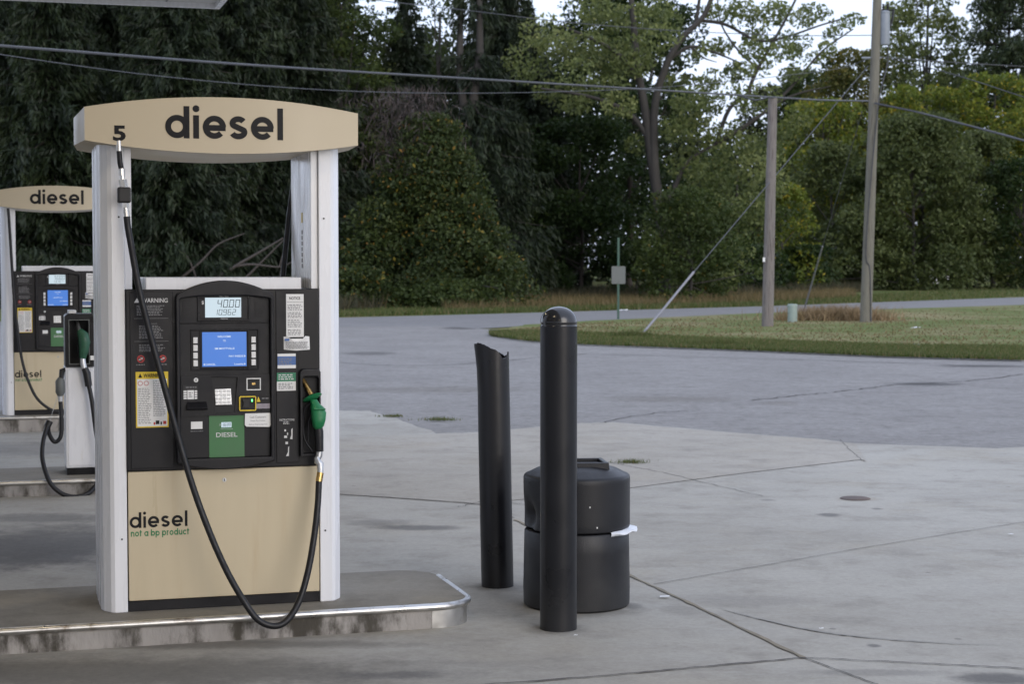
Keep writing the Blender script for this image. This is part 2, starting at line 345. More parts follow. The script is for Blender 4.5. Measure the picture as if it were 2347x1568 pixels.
M['road'] = ground_mat('road_asphalt', (.19, .185, .18), (.165, .16, .157), (.13, .128, .128), [], speck=.2, bump=.3, streak=False, spk_scale=6)
M['seal'] = mat('joint_sealant', (.225, .195, .145), .85, var=.3, vscale=10, bump=.4, bscale=40)
M['crack'] = mat('dark_crack', (.105, .098, .09), .9, var=.4, vscale=6)
M['tyre'] = mat('tyre_mark', (.275, .265, .24), .85, var=.25, vscale=5)
def grass_ground(name, dry, green, soil, scale=.35):
    m = bpy.data.materials.new(name); m.use_nodes = True; t = NT(m); p = t.n['Principled BSDF']
    g = t.n.new('ShaderNodeTexCoord').outputs['Object']
    col = t.mix(t.rng(t.noise(g, scale, 6, .65), .32, .58), dry, green)
    col = t.mix(t.val('MULTIPLY', t.rng(t.noise(g, 1.7, 6, .7), .55, .75), .5), col, soil)
    f = t.noise(g, 14, 4, .8)
    sc = t.n.new('ShaderNodeVectorMath'); sc.operation = 'SCALE'; t.l.new(col, sc.inputs[0]); t.l.new(t.rng(f, .25, .75, .80, 1.20), sc.inputs['Scale'])
    t.l.new(sc.outputs[0], p.inputs['Base Color']); p.inputs['Roughness'].default_value = 1; p.inputs['Specular IOR Level'].default_value = .1
    b = t.n.new('ShaderNodeBump'); b.inputs['Strength'].default_value = .8; b.inputs['Distance'].default_value = .05; t.l.new(f, b.inputs['Height']); t.l.new(b.outputs[0], p.inputs['Normal'])
    return m
M['field'] = grass_ground('field_grass', (.16, .14, .06), (.085, .115, .035), (.10, .08, .05))
M['lawn'] = grass_ground('lawn_turf', (.26, .225, .125), (.135, .165, .058), (.15, .115, .07), .25)

# ------------------------------------------------------------ the setting
def sheet(name, pts, z, m, kind='structure'):
    o = MB().add([(p[0], p[1], z) for p in pts], [tuple(range(len(pts)))]).build(name, m)
    return tag(o, kind=kind)
tag(MB().add([(-700,-200,-.02),(700,-200,-.02),(700,900,-.02),(-700,900,-.02)], [(0,1,2,3)]).build('ground', M['field']), kind='structure')
def D2(lst, z=0): return [tuple(onz(a, b, z)[:2]) for a, b in lst]
far_edge = D2([(300, 735), (770, 728), (1060, 721), (1342, 713), (1744, 702), (2347, 681)])
near_edge = D2([(900, 762), (1150, 750), (1342, 738), (1749, 719), (2347, 700)])
def ext(p, q, k): return (q[0] + (q[0]-p[0])*k, q[1] + (q[1]-p[1])*k)
road = [(-60, 46)] + far_edge + [ext(far_edge[-2], far_edge[-1], 3)] + [ext(near_edge[-2], near_edge[-1], 3.6)] + near_edge[::-1] + [(-60, 38)]
sheet('road', road, -.006, M['road'])
lot = [(-60, -60), (60, -60), (60, 30)] + D2([(2347, 825), (2027, 816), (1685, 801), (1342, 789), (1200, 780), (1128, 768), (1150, 756), (1010, 748)])[0:] + [(-60, 47)]
lot[2] = (40, 22)
sheet('parking_lot', lot, -.002, M['asphalt'])
lawn_near = D2([(1122, 767), (1150, 774), (1200, 779), (1280, 785), (1342, 788), (1500, 794), (1685, 800), (1860, 808), (2027, 815), (2347, 824)])
lawn_far = D2([(1140, 759), (1200, 748), (1342, 739), (1749, 720), (2347, 701)])
def wob(pts, a, n=8):
    out = []
    for i in range(len(pts)-1):
        for k in range(n):
            t = k/n; out.append((pts[i][0]*(1-t)+pts[i+1][0]*t + random.uniform(-a, a), pts[i][1]*(1-t)+pts[i+1][1]*t + random.uniform(-a, a)))
    out.append(pts[-1]); return out
ln = wob(lawn_near, .12) + [(60, 10)]; lf = [(90, 160)] + wob(lawn_far[::-1], .1)
lp = ln + lf
mb = MB(); n_ = len(lp); cx_ = sum(p[0] for p in lp)/n_; cy_ = sum(p[1] for p in lp)/n_
mb.add([(x, y, -.01) for x, y in lp] + [(x + (12-x)*.006, y + (50-y)*.006, .05) for x, y in lp], [(i, (i+1) % n_, (i+1) % n_ + n_, i + n_) for i in range(n_)] + [tuple(range(n_, 2*n_))])
tag(mb.build('lawn', M['lawn']), kind='structure')
con_edge = D2([(2900, 1010), (2347, 1026), (2275, 1029), (1959, 1017), (1877, 1008), (1642, 989), (1500, 977), (1406, 969), (1329, 971), (1096, 992), (1001, 995), (910, 960), (845, 943), (765, 942)])
con = [(-40, -40), (30, -40), (30, 14)] + wob(con_edge, .03, 5) + [(-40, 14)]
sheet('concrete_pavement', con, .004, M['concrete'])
# older slab patch beyond the long joint, and joints / cracks as thin strips
slab = D2([(1450, 1120), (1700, 1087), (1970, 1056), (1985, 1060), (1962, 1019), (1877, 1010), (1642, 991), (1500, 979), (1406, 971), (1329, 973), (1096, 994), (1001, 997), (765, 1005), (765, 1134), (1095, 1158)])
M['concrete_old'] = ground_mat('old_slab', (.365, .338, .29), (.32, .295, .25), (.17, .16, .145), con_stain_shade[15:17], yellow=(.33, .29, .225))
sheet('concrete_slab', slab, .008, M['concrete_old'])
def strip(name, pix, wid, z, m, wobble=.012, n=14, taper=False):
    P = [np.array(onz(a, b)) for a, b in pix]; pts = spline(P, n); vs = []; fs = []
    for i, p in enumerate(pts):
        t = pts[min(i+1, len(pts)-1)] - pts[max(i-1, 0)]; t = t / np.linalg.norm(t); nn = np.array([-t[1], t[0], 0])
        w_ = wid * random.uniform(.6, 1.35) * (max(.1, math.sin(math.pi*i/(len(pts)-1))) if taper else 1); o_ = nn * random.uniform(-wobble, wobble)
        a, b = p + o_ + nn*w_/2, p + o_ - nn*w_/2
        vs += [(a[0], a[1], z), (b[0], b[1], z)]
        if i: fs.append((2*i-2, 2*i-1, 2*i+1, 2*i))
    return tag(MB().add(vs, fs).build(name, m), kind='structure')
strip('pavement_joint', [(1180, 1194), (1320, 1262), (1447, 1324), (1620, 1405), (1841, 1512)], .024, .0088, M['seal'], .005)
strip('pavement_joint', [(1841, 1512), (1984, 1564), (2050, 1590)], .008, .0090, M['crack'], .004)
strip('pavement_joint', [(900, 1590), (1342, 1557), (1600, 1534), (1841, 1512)], .014, .0092, M['crack'], .005)
strip('pavement_joint', [(1841, 1512), (2100, 1524), (2347, 1537), (2500, 1545)], .010, .0092, M['crack'], .008)
strip('pavement_joint', [(1498, 1343), (1770, 1296), (2027, 1251), (2347, 1200), (2600, 1165)], .006, .0092, M['crack'], .004)
strip('pavement_joint', [(765, 1135), (940, 1146), (1095, 1159), (1180, 1190)], .010, .0092, M['crack'], .01)
strip('pavement_joint', [(1450, 1121), (1700, 1088), (1975, 1056)], .005, .0092, M['crack'], .015)
strip('pavement_joint', [(1925, 1008), (1950, 1035), (1982, 1060)], .006, .0098, M['crack'], .012)
strip('pavement_joint', [(1380, 1060), (1500, 1082), (1600, 1105), (1750, 1140)], .008, .0098, M['crack'], .012)
strip('pavement_joint', [(1050, 1165), (1140, 1150), (1290, 1180)], .01, .0098, M['crack'], .02)
strip('asphalt_crack', [(1719, 918), (1850, 905), (1950, 895), (2048, 883), (2211, 874), (2347, 858)], .035, .006, M['crack'], .05)
strip('asphalt_crack', [(1342, 811), (1600, 818), (1984, 830), (2347, 842)], .05, .006, M['crack'], .04)
strip('asphalt_crack', [(765, 832), (1000, 838), (1342, 811)], .04, .006, M['crack'], .06)
strip('asphalt_crack', [(1160, 1003), (1350, 976), (1480, 950), (1600, 940)], .02, .006, M['crack'], .05)
strip('tyre_mark', [(1640, 1395), (1706, 1414), (1856, 1448), (1984, 1465), (2155, 1478), (2347, 1484)], .02, .0095, M['tyre'], .004, taper=True)

# ------------------------------------------------------------ lettering
def stroke(path, wd):
    P = [np.array(p, float) for p in path]; vs = []; fs = []
    for i, p in enumerate(P):
        t = P[min(i+1, len(P)-1)] - P[max(i-1, 0)]; t /= np.linalg.norm(t); nn = np.array([-t[1], t[0]]) * wd/2
        vs += [p + nn, p - nn]
        if i: fs.append((2*i-1, 2*i-2, 2*i, 2*i+1))
    return [tuple(v) for v in vs], [f[::-1] for f in fs]
def arc(cx, cy, rx, ry, a0, a1, n=28):
    return [(cx + rx*math.cos(R(a0+(a1-a0)*k/n)), cy + ry*math.sin(R(a0+(a1-a0)*k/n))) for k in range(n+1)]
def glyph(ch, wd):                      # geometric sans, x-height 1; returns strokes, advance
    h = wd/2; r = .5 - h; c = .5
    ringc = arc(c, .5, r, r, 0, 360, 40)
    if ch == 'o': return [ringc], 1.0
    if ch == 'd': return [ringc, [(1.03-h, 0), (1.03-h, 1.38)]], 1.03
    if ch == 'b': return [arc(.53, .5, r, r, 0, 360, 40), [(h, 0), (h, 1.38)]], 1.03
    if ch == 'p': return [arc(.53, .5, r, r, 0, 360, 40), [(h, -.38), (h, 1)]], 1.03
    if ch == 'a': return [ringc, [(1.03-h, 0), (1.03-h, 1)]], 1.03
    if ch == 'l': return [[(h, 0), (h, 1.38)]], wd
    if ch == 'i': return [[(h, 0), (h, 1)], arc(h, 1.28, wd*.29, wd*.29, 0, 360, 20)], wd
    if ch == 'e': return [arc(c, .5, r, r, 0, 318, 36), [(wd*.7, .47), (1-wd*.08, .47)]], 1.0
    if ch == 'c': return [arc(c, .5, r, r, 42, 318, 36)], .88
    if ch == 's':
        q = .25 - h/2 + .005
        return [arc(.37, 1-h-q, .25, q, 28, 200, 14) + spline([(.13+.02, .60), (.37, .5), (.60, .40)], 4)[1:-1] + arc(.37, h+q, .27, q, 20, -160, 14)], .76
    if ch == 'n': return [[(h, 0), (h, 1)], [(h, .55)] + arc(.45, .58, .45-h, .42-h, 180, 0, 16) + [(.9-h, 0)]], .9
    if ch == 'u': return [[(.9-h, 0), (.9-h, 1)], [(h, 1)] + arc(.45, .42, .45-h, .42-h, 180, 360, 16)], .9
    if ch == 'r': return [[(h, 0), (h, 1)], [(h, .5)] + arc(.42, .55, .42-h, .45-h, 180, 85, 10)], .55
    if ch == 't': return [[(.25, 0), (.25, 1.3)], [(0, .9), (.55, .9)]], .55
    return [], .5
def geo_text(s, wd, gap):
    vs = []; fs = []; x = 0
    for ch in s:
        if ch == ' ': x += .48; continue
        st, adv = glyph(ch, wd)
        for path in st:
            dot = ch == 'i' and path is st[-1]
            v, f = stroke(path, wd*.6 if dot else wd)
            n = len(vs); vs += [(a + x, b) for a, b in v]; fs += [tuple(i+n for i in q) for q in f]
        x += adv + gap
    return vs, fs, x - gap
_fc = {}
def font_text(s, off=0.0):
    k = (s, off)
    if k not in _fc:
        cu = bpy.data.curves.new('txt', 'FONT'); cu.body = s; cu.size = 1; cu.offset = off; cu.resolution_u = 3
        o = bpy.data.objects.new('txt', cu); C.objects.link(o)
        bpy.context.view_layer.update()
        me = o.evaluated_get(bpy.context.evaluated_depsgraph_get()).to_mesh()
        vs = [(v.co.x, v.co.y) for v in me.vertices]; fs = [tuple(p.vertices) for p in me.polygons]
        bpy.data.objects.remove(o); bpy.data.curves.remove(cu)
        _fc[k] = (vs, fs)
    return _fc[k]
def put(mb, vf, x0, z0, x1, z1, y, yf=None):   # fit 2d mesh into the rectangle, facing the front
    vs, fs = vf[0], vf[1]
    a0 = min(v[0] for v in vs); a1 = max(v[0] for v in vs); b0 = min(v[1] for v in vs); b1 = max(v[1] for v in vs)
    out = []
    for a, b in vs:
        x = x0 + (a-a0)/(a1-a0)*(x1-x0); z = z0 + (b-b0)/max(1e-6, b1-b0)*(z1-z0)
        out.append((x, (yf(x) if yf else 0) + y, z))
    mb.add(out, fs); return mb
SEG = {'0': 'abcdef', '1': 'bc', '2': 'abged', '3': 'abgcd', '4': 'fgbc', '5': 'afgcd', '6': 'afgedc', '7': 'abc', '8': 'abcdefg', '9': 'abcdfg'}
def seven(s, t=.16):
    vs = []; fs = []; x = 0
    for ch in s:
        if ch == '.':
            n = len(vs); vs += [(x-.22, 0), (x-.05, 0), (x-.05, .17), (x-.22, .17)]; fs.append((n, n+1, n+2, n+3)); continue
        for g in SEG[ch]:
            e = .05
            q = {'a': (e, 2-t, 1-e, 2), 'g': (e, 1-t/2, 1-e, 1+t/2), 'd': (e, 0, 1-e, t), 'f': (0, 1+e, t, 2-e), 'b': (1-t, 1+e, 1, 2-e), 'e': (0, e, t, 1-e), 'c': (1-t, e, 1, 1-e)}[g]
            n = len(vs)
            vs += [(x + a + b*.12, b) for a, b in ((q[0], q[1]), (q[2], q[1]), (q[2], q[3]), (q[0], q[3]))]; fs.append((n, n+1, n+2, n+3))
        x += 1.35
    return vs, fs
def micro(mb, x0, x1, ztop, rows, dz, y, ragged=.25, hgt=.5, seed=0):   # lines of print too small to read
    rr = random.Random(seed)
    for i in range(rows):
        z = ztop - i*dz; xe = x1 - rr.random()*ragged*(x1-x0); x = x0
        while x < xe:
            l = rr.uniform(.25, 1.0) * dz * 1.9; l = min(l, xe-x)
            mb.add([(x, y, z-dz*hgt), (x+l, y, z-dz*hgt), (x+l, y, z), (x, y, z)], [(0,1,2,3)]); x += l + dz*.45
    return mb

# ------------------------------------------------------------ fuel dispensers
ISL = .12
def sign_y(x): return -.075 - .022 * (1 - (x/.64)**2)
def fuel_dispenser(o, number, sale, gallons, label, hosepix, main):
    root = empty('fuel_dispenser', o, YAW, label, 'fuel pump', 'diesel pumps with overhead signs')
    fr = Frame(o)
    # --- white columns
    for s in (-1, 1):
        def sx(p): return [(s*a, b) for a, b in (p if s > 0 else p[::-1])]
        mb = MB()
        mb.prismz(sx([(.46, 0), (.518, 0), (.536, .012), (.567, .06), (.578, .11), (.580, .29), (.46, .29)]), 0, 2.24)
        mb.prismz(sx([(.46, .33), (.580, .33), (.578, .51), (.567, .56), (.536, .608), (.518, .62), (.46, .62)]), 0, 2.24)
        col = mb.build('column', M['white'], root, bevel=.004)
        MB().prismz(sx([(.425, .02), (.459, .02), (.459, .60), (.425, .60)]), 1.53, 2.24).build('channel', M['white'], col, bevel=.003)
        MB().prismz(sx([(.463, .285), (.571, .285), (.571, .335), (.463, .335)]), 0, 2.235).build('seam', M['char'], col)
        for z in (.35, 1.87): MB().disc(s*.485, z, .0045, -.002, .004, 10).build('screw', M['char'], col)
    if main:
        lab = MB().box(.4235, .425, .25, .285, 1.855, 1.905).build('sticker', M['yellow'], root)
        lab['label'] = 'small yellow warning sticker inside the column'
        mb = MB()
        for k in range(7): mb.box(.4237, .425, .245 + .006*(k % 2), .285, 1.63 + k*.028, 1.65 + k*.028)
        mb.build('stencil', M['gink'], root)
    # --- sign
    n = 28; vs = []; fs = []
    for i in range(n+1):
        x = -.64 + 1.28*i/n; q = 1 - (x/.64)**2
        zt = 2.374 + .058*q; zb = 2.221 - .052*q; yf = sign_y(x)
        vs += [(x, yf, zb), (x, yf, zt), (x, .62 - yf, zt), (x, .62 - yf, zb)]
        if i:
            a, b = 4*(i-1), 4*i
            fs += [(a+k, b+k, b+(k+1) % 4, a+(k+1) % 4)[::1] for k in range(4)]
    k0 = len(vs); vs += [(-.672, .31, 2.222), (-.672, .31, 2.352), (.672, .31, 2.222), (.672, .31, 2.352)]
    e = 4*n
    fs += [(0, 1, k0+1, k0), (k0, k0+1, 2, 3), (1, 2, k0+1), (0, k0, 3), (e+1, e, k0+2, k0+3), (k0+3, k0+2, e+3, e+2), (e+2, e+1, k0+3), (e, e+3, k0+2)]
    sg = MB().add(vs, [f[::-1] for f in fs]).build('sign', M['cream_sign'], root, smooth=30)
    v, f, wdt = geo_text('diesel', .25, .155)
    put(MB(), (v, f), -.276, 2.237, .275, 2.392, -.0016, sign_y).build('lettering', M['ink'], sg)
    if number: put(MB(), font_text(number, .035), -.513, 2.219, -.455, 2.291, -.0016, sign_y).build('number', M['ink'], sg)
    # --- body
    MB().box(-.455, .455, .02, .60, 0, 1.52).build('cabinet', M['char'], root)
    MB().box(-.458, .458, .012, .03, .0, .050).build('plinth', M['black'], root, bevel=.003)
    lower = MB().box(-.455, .455, -.004, .018, .054, .668).build('lower_panel', M['cream'], root, bevel=.003)
    mb = MB(); mb.disc(-.003, .616, .010, -.008, -.004); lk = mb.build('lock', M['zinc'], lower)
    MB().box(-.005, -.001, -.0095, -.008, .610, .622).build('keyhole', M['dark'], lk)
    v, f, wdt = geo_text('diesel', .23, .17)
    put(MB(), (v, f), -.449, .401, -.179, .478, -.0055).build('lettering', M['ink'], lower)
    v, f, wdt = geo_text('not a bp product', .25, .17)
    put(MB(), (v, f), -.444, .352, -.172, .393, -.0055).build('small_lettering', M['ginkt'], lower)
    hb = MB().box(-.36, .385, .06, .56, 1.522, 1.585).build('top_cover', M['white'], root, bevel=.006)
    panel = MB().box(-.458, .458, -.012, .016, .672, 1.530).build('front_panel', M['black2'], root, bevel=.004)
    MB().box(-.440, -.240, -.016, -.0115, .684, 1.520).build('left_plate', M['black'], panel, bevel=.003)
    MB().box(.247, .356, -.016, -.0115, .690, 1.520).build('right_plate', M['black'], panel, bevel=.003)
    mb = MB()
    put(mb, font_text('WARNING', .01), -.386, 1.468, -.264, 1.489, -.0175); mb.add([(-.420, -.0175, 1.468), (-.393, -.0175, 1.468), (-.4065, -.0175, 1.490)], [(0,1,2)])
    mb.build('warning_title', M['wink'], panel)
    mb = MB()
    micro(mb, -.408, -.275, 1.455, 7, .0072, -.0172, seed=1); mb.box(-.42, -.262, -.0175, -.0165, 1.393, 1.3945)
    put(mb, font_text('WARNINGS', 0), -.36, 1.365, -.315, 1.372, -.0175)
    micro(mb, -.398, -.283, 1.360, 9, .0072, -.0172, seed=2); mb.box(-.42, -.262, -.0175, -.0165, 1.285, 1.2865)
    micro(mb, -.398, -.277, 1.270, 5, .0072, -.0172, seed=3)
    micro(mb, -.412, -.368, 1.178, 1, .009, -.0172, seed=4); micro(mb, -.318, -.262, 1.178, 1, .009, -.0172, seed=5)
    mb.build('fine_print', M['gink'], panel)
    for x in (-.391, -.290):
        c0 = MB().disc(x, 1.203, .0175, -.0185, -.016); ic = c0.build('prohibition_sign', M['red'], panel)
        mb = MB().disc(x, 1.203, .0125, -.0195, -.0184); mb.build('symbol_ground', M['char'], ic)
        mb = MB().box(x-.010, x+.007, -.0205, -.0194, 1.198, 1.202).box(x-.002, x+.009, -.0205, -.0194, 1.203, 1.209); mb.build('pictogram', M['wink'], ic)
        MB().add([(x-.011, -.021, 1.211), (x-.008, -.021, 1.214), (x+.011, -.021, 1.195), (x+.008, -.021, 1.192)], [(0,1,2,3)][::-1]).build('slash', M['red'], ic)
    ys = MB().box(-.416, -.265, -.019, -.016, .878, 1.142).build('warning_sticker', M['yellow'], panel)
    MB().box(-.410, -.271, -.0202, -.019, .884, 1.108).build('sheet', M['paper'], ys)
    mb = MB(); put(mb, font_text('WARNING', .015), -.380, 1.115, -.290, 1.134, -.0205); mb.add([(-.404, -.0205, 1.115), (-.386, -.0205, 1.115), (-.395, -.0205, 1.135)], [(0,1,2)])
    mb.build('title', M['ink'], ys)
    mb = MB(); micro(mb, -.405, -.343, 1.065, 21, .0082, -.0208, seed=6, hgt=.42); micro(mb, -.336, -.276, 1.10, 21, .0082, -.0208, seed=7, hgt=.42); mb.build('print', M['gink'], ys)
    mb = MB(); mb.box(-.325, -.308, -.0208, -.0201, .893, .911).box(-.303, -.296, -.0208, -.0201, .891, .905); mb.build('pictogram', M['ink'], ys)
    mb = MB(); mb.box(-.335, -.327, -.0208, -.0201, .891, .903).box(-.290, -.276, -.0208, -.0201, .893, .908)
    for x in (-.395, -.367): mb.ring(arc(x, 1.088, .0115, .0115, 0, 345, 15), arc(x, 1.088, .009, .009, 0, 345, 15), -.0208, -.0201)
    mb.build('red_symbols', M['red'], ys)
    # --- arched bezel and its inner face
    outer = [(-.229, .705)] + [(-.229 + .458*k/12, .705 - .034*(1-(2*k/12-1)**2)) for k in range(1, 12)] + [(.234, .705), (.234, 1.490), (.226, 1.508)] \
        + [(.226 - .452*k/16, 1.508 + .064*(1-(2*k/16-1)**2)) for k in range(1, 16)] + [(-.222, 1.508), (-.229, 1.490)]
    def shrink(p):
        x, z = p
        xi = max(-.211, min(.216, x*.93)); zi = z
        if z < 1: zi = .727
        elif z > 1.485: zi = min(1.500, 1.487 + (z-1.508)*.25)
        return (xi, zi)
    inner = [shrink(p) for p in outer]
    bez = MB().ring(outer, inner, -.052, -.010).build('bezel', M['black'], root, bevel=.006, seg=3)
    MB().prism([(-.208, .730), (.213, .730), (.213, 1.49), (-.208, 1.49)], -.022, -.011).build('face_plate', M['black'], bez)
    mb = MB().frame(-.127, .121, 1.379, 1.498, .008, -.030, -.021); mb.box(-.207, .212, -.026, -.021, 1.366, 1.372); mb.build('display_housing', M['black2'], bez, bevel=.002)
    lcd = MB().box(-.090, .080, -.026, -.0215, 1.396, 1.490).build('sale_display', M['lcd'], bez)
    mb = MB(); put(mb, seven(sale), -.032, 1.443, .076, 1.480, -.0268); put(mb, seven(gallons), -.036, 1.407, .056, 1.434, -.0268); mb.build('digits', M['ink'], lcd)
    mb = MB(); put(mb, font_text('$', .02), -.107, 1.457, -.096, 1.476, -.0310); put(mb, font_text('This Sale', .005), -.024, 1.4925, .020, 1.4975, -.0310); put(mb, font_text('Gallons', .005), -.018, 1.3875, .016, 1.393, -.0310); mb.build('display_captions', M['wink'], lcd)
    for x0, x1 in ((-.197, -.150), (.144, .192)):
        g = MB().box(x0, x1, -.0235, -.0215, 1.395, 1.478).build('speaker_grille', M['black2'], bez)
        mb = MB()
        for k in range(9): mb.box(x0+.004, x1-.004, -.027, -.0235, 1.400 + k*.0085, 1.404 + k*.0085)
        mb.build('slats', M['black'], g)
    sb = MB().frame(-.160, .164, 1.144, 1.340, .006, -.028, -.021).frame(-.116, .116, 1.150, 1.336, .006, -.027, -.021).build('screen_surround', M['black2'], bez, bevel=.002)
    scr = MB().box(-.105, .104, -.0265, -.0215, 1.162, 1.326).build('screen', M['screen'], bez)
    mb = MB(); T = lambda s, x0, x1, z0, z1: put(mb, font_text(s, .012), x0, z0, x1, z1, -.0275)
    T('WELCOME', -.034, .030, 1.300, 1.309); T('TO', -.009, .006, 1.280, 1.289); T('SM MOTTVILLE', -.047, .047, 1.243, 1.252); T('PAY INSIDE', .020, .089, 1.206, 1.215); T('CANCEL', -.091, -.043, 1.168, 1.177); T('Loyalty', .046, .090, 1.166, 1.177)
    for x, z, s in ((.093, 1.2105, 1), (.093, 1.1725, 1), (-.094, 1.1725, -1)): mb.add([(x, -.0275, z-.0055), (x+.007*s, -.0275, z), (x, -.0275, z+.0055)], [(0,1,2) if s > 0 else (0,2,1)])
    mb.build('screen_text', M['screentext'], scr)
    for k in range(4):
        for x in (-.1375, .1375):
            z = 1.288 - k*.0362
            MB().box(x-.0105, x+.0105, -.031, -.021, z-.0145, z+.0145).build('button', M['paper'], bez, bevel=.002)
    # --- payment module
    mod = MB().ring([(-.208,.928),(.213,.928),(.213,1.122),(-.208,1.122)], [(-.046,.936),(.044,.945),(.060,1.110),(-.066,1.116)], -.034, -.021).build('payment_module', M['black'], bez, bevel=.003)
    MB().add([(-.066, -.0225, 1.116), (.060, -.0225, 1.110), (.046, -.030, .945), (-.048, -.030, .936)], [(3,2,1,0)][::1]).build('keypad_recess', M['dark'], mod)
    kp = MB().add([(-.047, -.026, 1.053), (.028, -.026, 1.055), (.031, -.036, .980), (-.045, -.036, .980), (-.047, -.02, 1.053), (.028, -.02, 1.055), (.031, -.024, .980), (-.045, -.024, .980)], [(3,2,1,0),(4,5,6,7),(0,1,5,4),(1,2,6,5),(2,3,7,6),(3,0,4,7)]).build('keypad', M['zinc'], mod)
    for i in range(4):
        for j in range(4):
            x = -.037 + j*.0185; z = 1.044 - i*.0175; yy = -.028 - (1.053-z)*.137
            MB().box(x-.0065, x+.0065, yy-.003, yy+.002, z-.006, z+.006).build('key', M['paper'], kp)
    mb = MB().disc(-.137, 1.100, .0105, -.039, -.033); lk = mb.build('lock', M['zinc'], mod); MB().box(-.139, -.135, -.040, -.0388, 1.094, 1.106).build('keyhole', M['dark'], lk)
    st = MB().box(-.198, -.130, -.0355, -.034, 1.006, 1.075).build('receipt_notice', M['char'], mod)
    mb = MB().box(-.178, -.147, -.0362, -.0354, 1.009, 1.052)
    for z in (1.010, 1.021, 1.032, 1.043): mb.box(-.196, -.181, -.0362, -.0354, z, z+.008).box(-.144, -.132, -.0362, -.0354, z, z+.008)
    mb.build('label_blocks', M['paper'], st); micro(MB(), -.185, -.135, 1.068, 1, .009, -.0363, ragged=0).build('print', M['gink'], st)
    micro(MB(), -.172, -.152, 1.042, 3, .009, -.0367, ragged=.3, seed=3).build('notice_print', M['gink'], st)
    MB().add([(-.180, -.034, .997), (-.088, -.034, .997), (-.085, -.062, .968), (-.183, -.062, .968), (-.180, -.034, .956), (-.088, -.034, .956), (-.085, -.058, .960), (-.183, -.058, .960)], [(3,2,1,0),(4,5,6,7)[::1],(3,7,6,2)[::1],(0,4,7,3)[::1],(2,6,5,1),(0,1,5,4)]).build('receipt_printer', M['black2'], mod, bevel=.002)
    mb = MB().frame(.102, .170, 1.046, 1.104, .0045, -.037, -.0335); cs = mb.build('barcode_reader', M['paper'], mod); MB().box(.1066, .1654, -.0355, -.033, 1.0505, 1.0995).build('reader_window', M['dark'], cs); MB().box(.128, .144, -.0362, -.0355, 1.072, 1.082).build('sensor', M['brass'], cs)
    MB().box(.056, .215, -.0355, -.0335, .945, 1.024).build('reader_plate', M['black2'], mod)
    cr = MB().ring([(.070,.948),(.141,.948),(.146,.953),(.146,1.014),(.141,1.019),(.070,1.019),(.065,1.014),(.065,.953)], [(.072,.953),(.139,.953),(.141,.955),(.141,1.012),(.139,1.014),(.072,1.014),(.070,1.012),(.070,.955)], -.048, -.034).build('card_reader', M['yellow'], mod)
    MB().box(.0702, .1408, -.040, -.034, .9532, 1.0138).build('reader_throat', M['dark'], cr)
    MB().prism([(.080,.965),(.115,.965),(.110,.985),(.115,1.004),(.080,1.004),(.086,.985)], -.052, -.040).build('card_guide', M['char'], cr); MB().box(.124, .130, -.0415, -.040, .992, 1.003).build('indicator', M['led'], cr)
    mb = MB().add([(.150, -.0366, .990), (.168, -.0366, .990), (.158, -.0366, 1.015)], [(0,1,2)]); mb.build('yellow_icon', M['yellow'], mod)
    MB().box(.147, .213, -.0370, -.0354, .957, .981).build('grey_strip', mat_strip, mod); micro(MB(), .174, .208, 1.008, 1, .009, -.0366, ragged=0, seed=5).build('caption', M['gink'], mod)
    # --- product panel
    gp = MB().box(-.076, .091, -.0262, -.0215, .728, .930).build('product_panel', M['greenlab'], bez)
    pw = MB().box(-.018, .030, -.0275, -.0258, .870, .895).build('price_window', M['lcd'], gp); put(MB(), seven('3699', .2), -.013, .874, .026, .891, -.0281).build('price_digits', M['ink'], pw)
    mb = MB(); put(mb, font_text('DIESEL', .01), -.043, .824, .058, .846, -.0270); mb.box(-.022, .036, -.0270, -.0262, .862, .863); put(mb, font_text('$', 0), -.027, .878, -.022, .888, -.0270); mb.build('product_name', M['wink'], gp)
    MB().box(-.161, -.107, -.0250, -.0215, .866, .901).build('blank_window', M['paper'], bez); micro(MB(), -.163, -.104, .857, 1, .007, -.0226, ragged=0, seed=6).build('window_caption', M['gink'], bez)
    cc = MB().prism([(.092,.880),(.100,.872),(.210,.868),(.217,.876),(.217,.931),(.213,.935),(.094,.935)], -.0362, -.0340).build('notice_sticker', M['paper'], bez)
    mb = MB(); put(mb, font_text('Cash Customers', .005), .116, .912, .193, .922, -.0367); put(mb, font_text('Please Pay Cashier', 0), .120, .894, .191, .903, -.0367); put(mb, font_text('Before Dispensing Fuel', 0), .112, .877, .199, .885, -.0367); mb.build('print', M['gink'], cc)
    # --- right panel stickers
    nt = MB().box(.297, .382, -.018, -.0155, 1.298, 1.505).build('notice_label', M['paper'], panel)
    mb = MB(); put(mb, font_text('NOTICE', .02), .312, 1.478, .365, 1.492, -.0186); mb.box(.300, .379, -.0186, -.018, 1.466, 1.4672); mb.build('title', M['ink'], nt)
    mb = MB()
    for z0, r_ in ((1.455, 4), (1.418, 4), (1.381, 5), (1.335, 4)): micro(mb, .304, .376, z0, r_, .0078, -.0186, ragged=.2, seed=int(z0*1000))
    mb.build('print', M['gink'], nt)
    cu = MB().add([(.284,-.017,1.300),(.303,-.024,1.303),(.310,-.020,1.290),(.382,-.019,1.290),(.388,-.024,1.302),(.409,-.017,1.300),(.411,-.017,1.236),(.345,-.022,1.232),(.285,-.017,1.238),(.345,-.026,1.262)], [(0,8,9,1),(1,9,2),(2,9,3),(3,9,4),(4,9,6,5),(8,7,9),(7,6,9)]).build('peeling_sticker', M['paper'], panel)
    micro(MB(), .292, .404, 1.275, 6, .006, -.0275, ragged=.1, seed=9).build('print', M['gink'], cu); MB().box(.288, .310, -.0285, -.0255, 1.280, 1.291).build('blue_tear', M['blue'], cu)
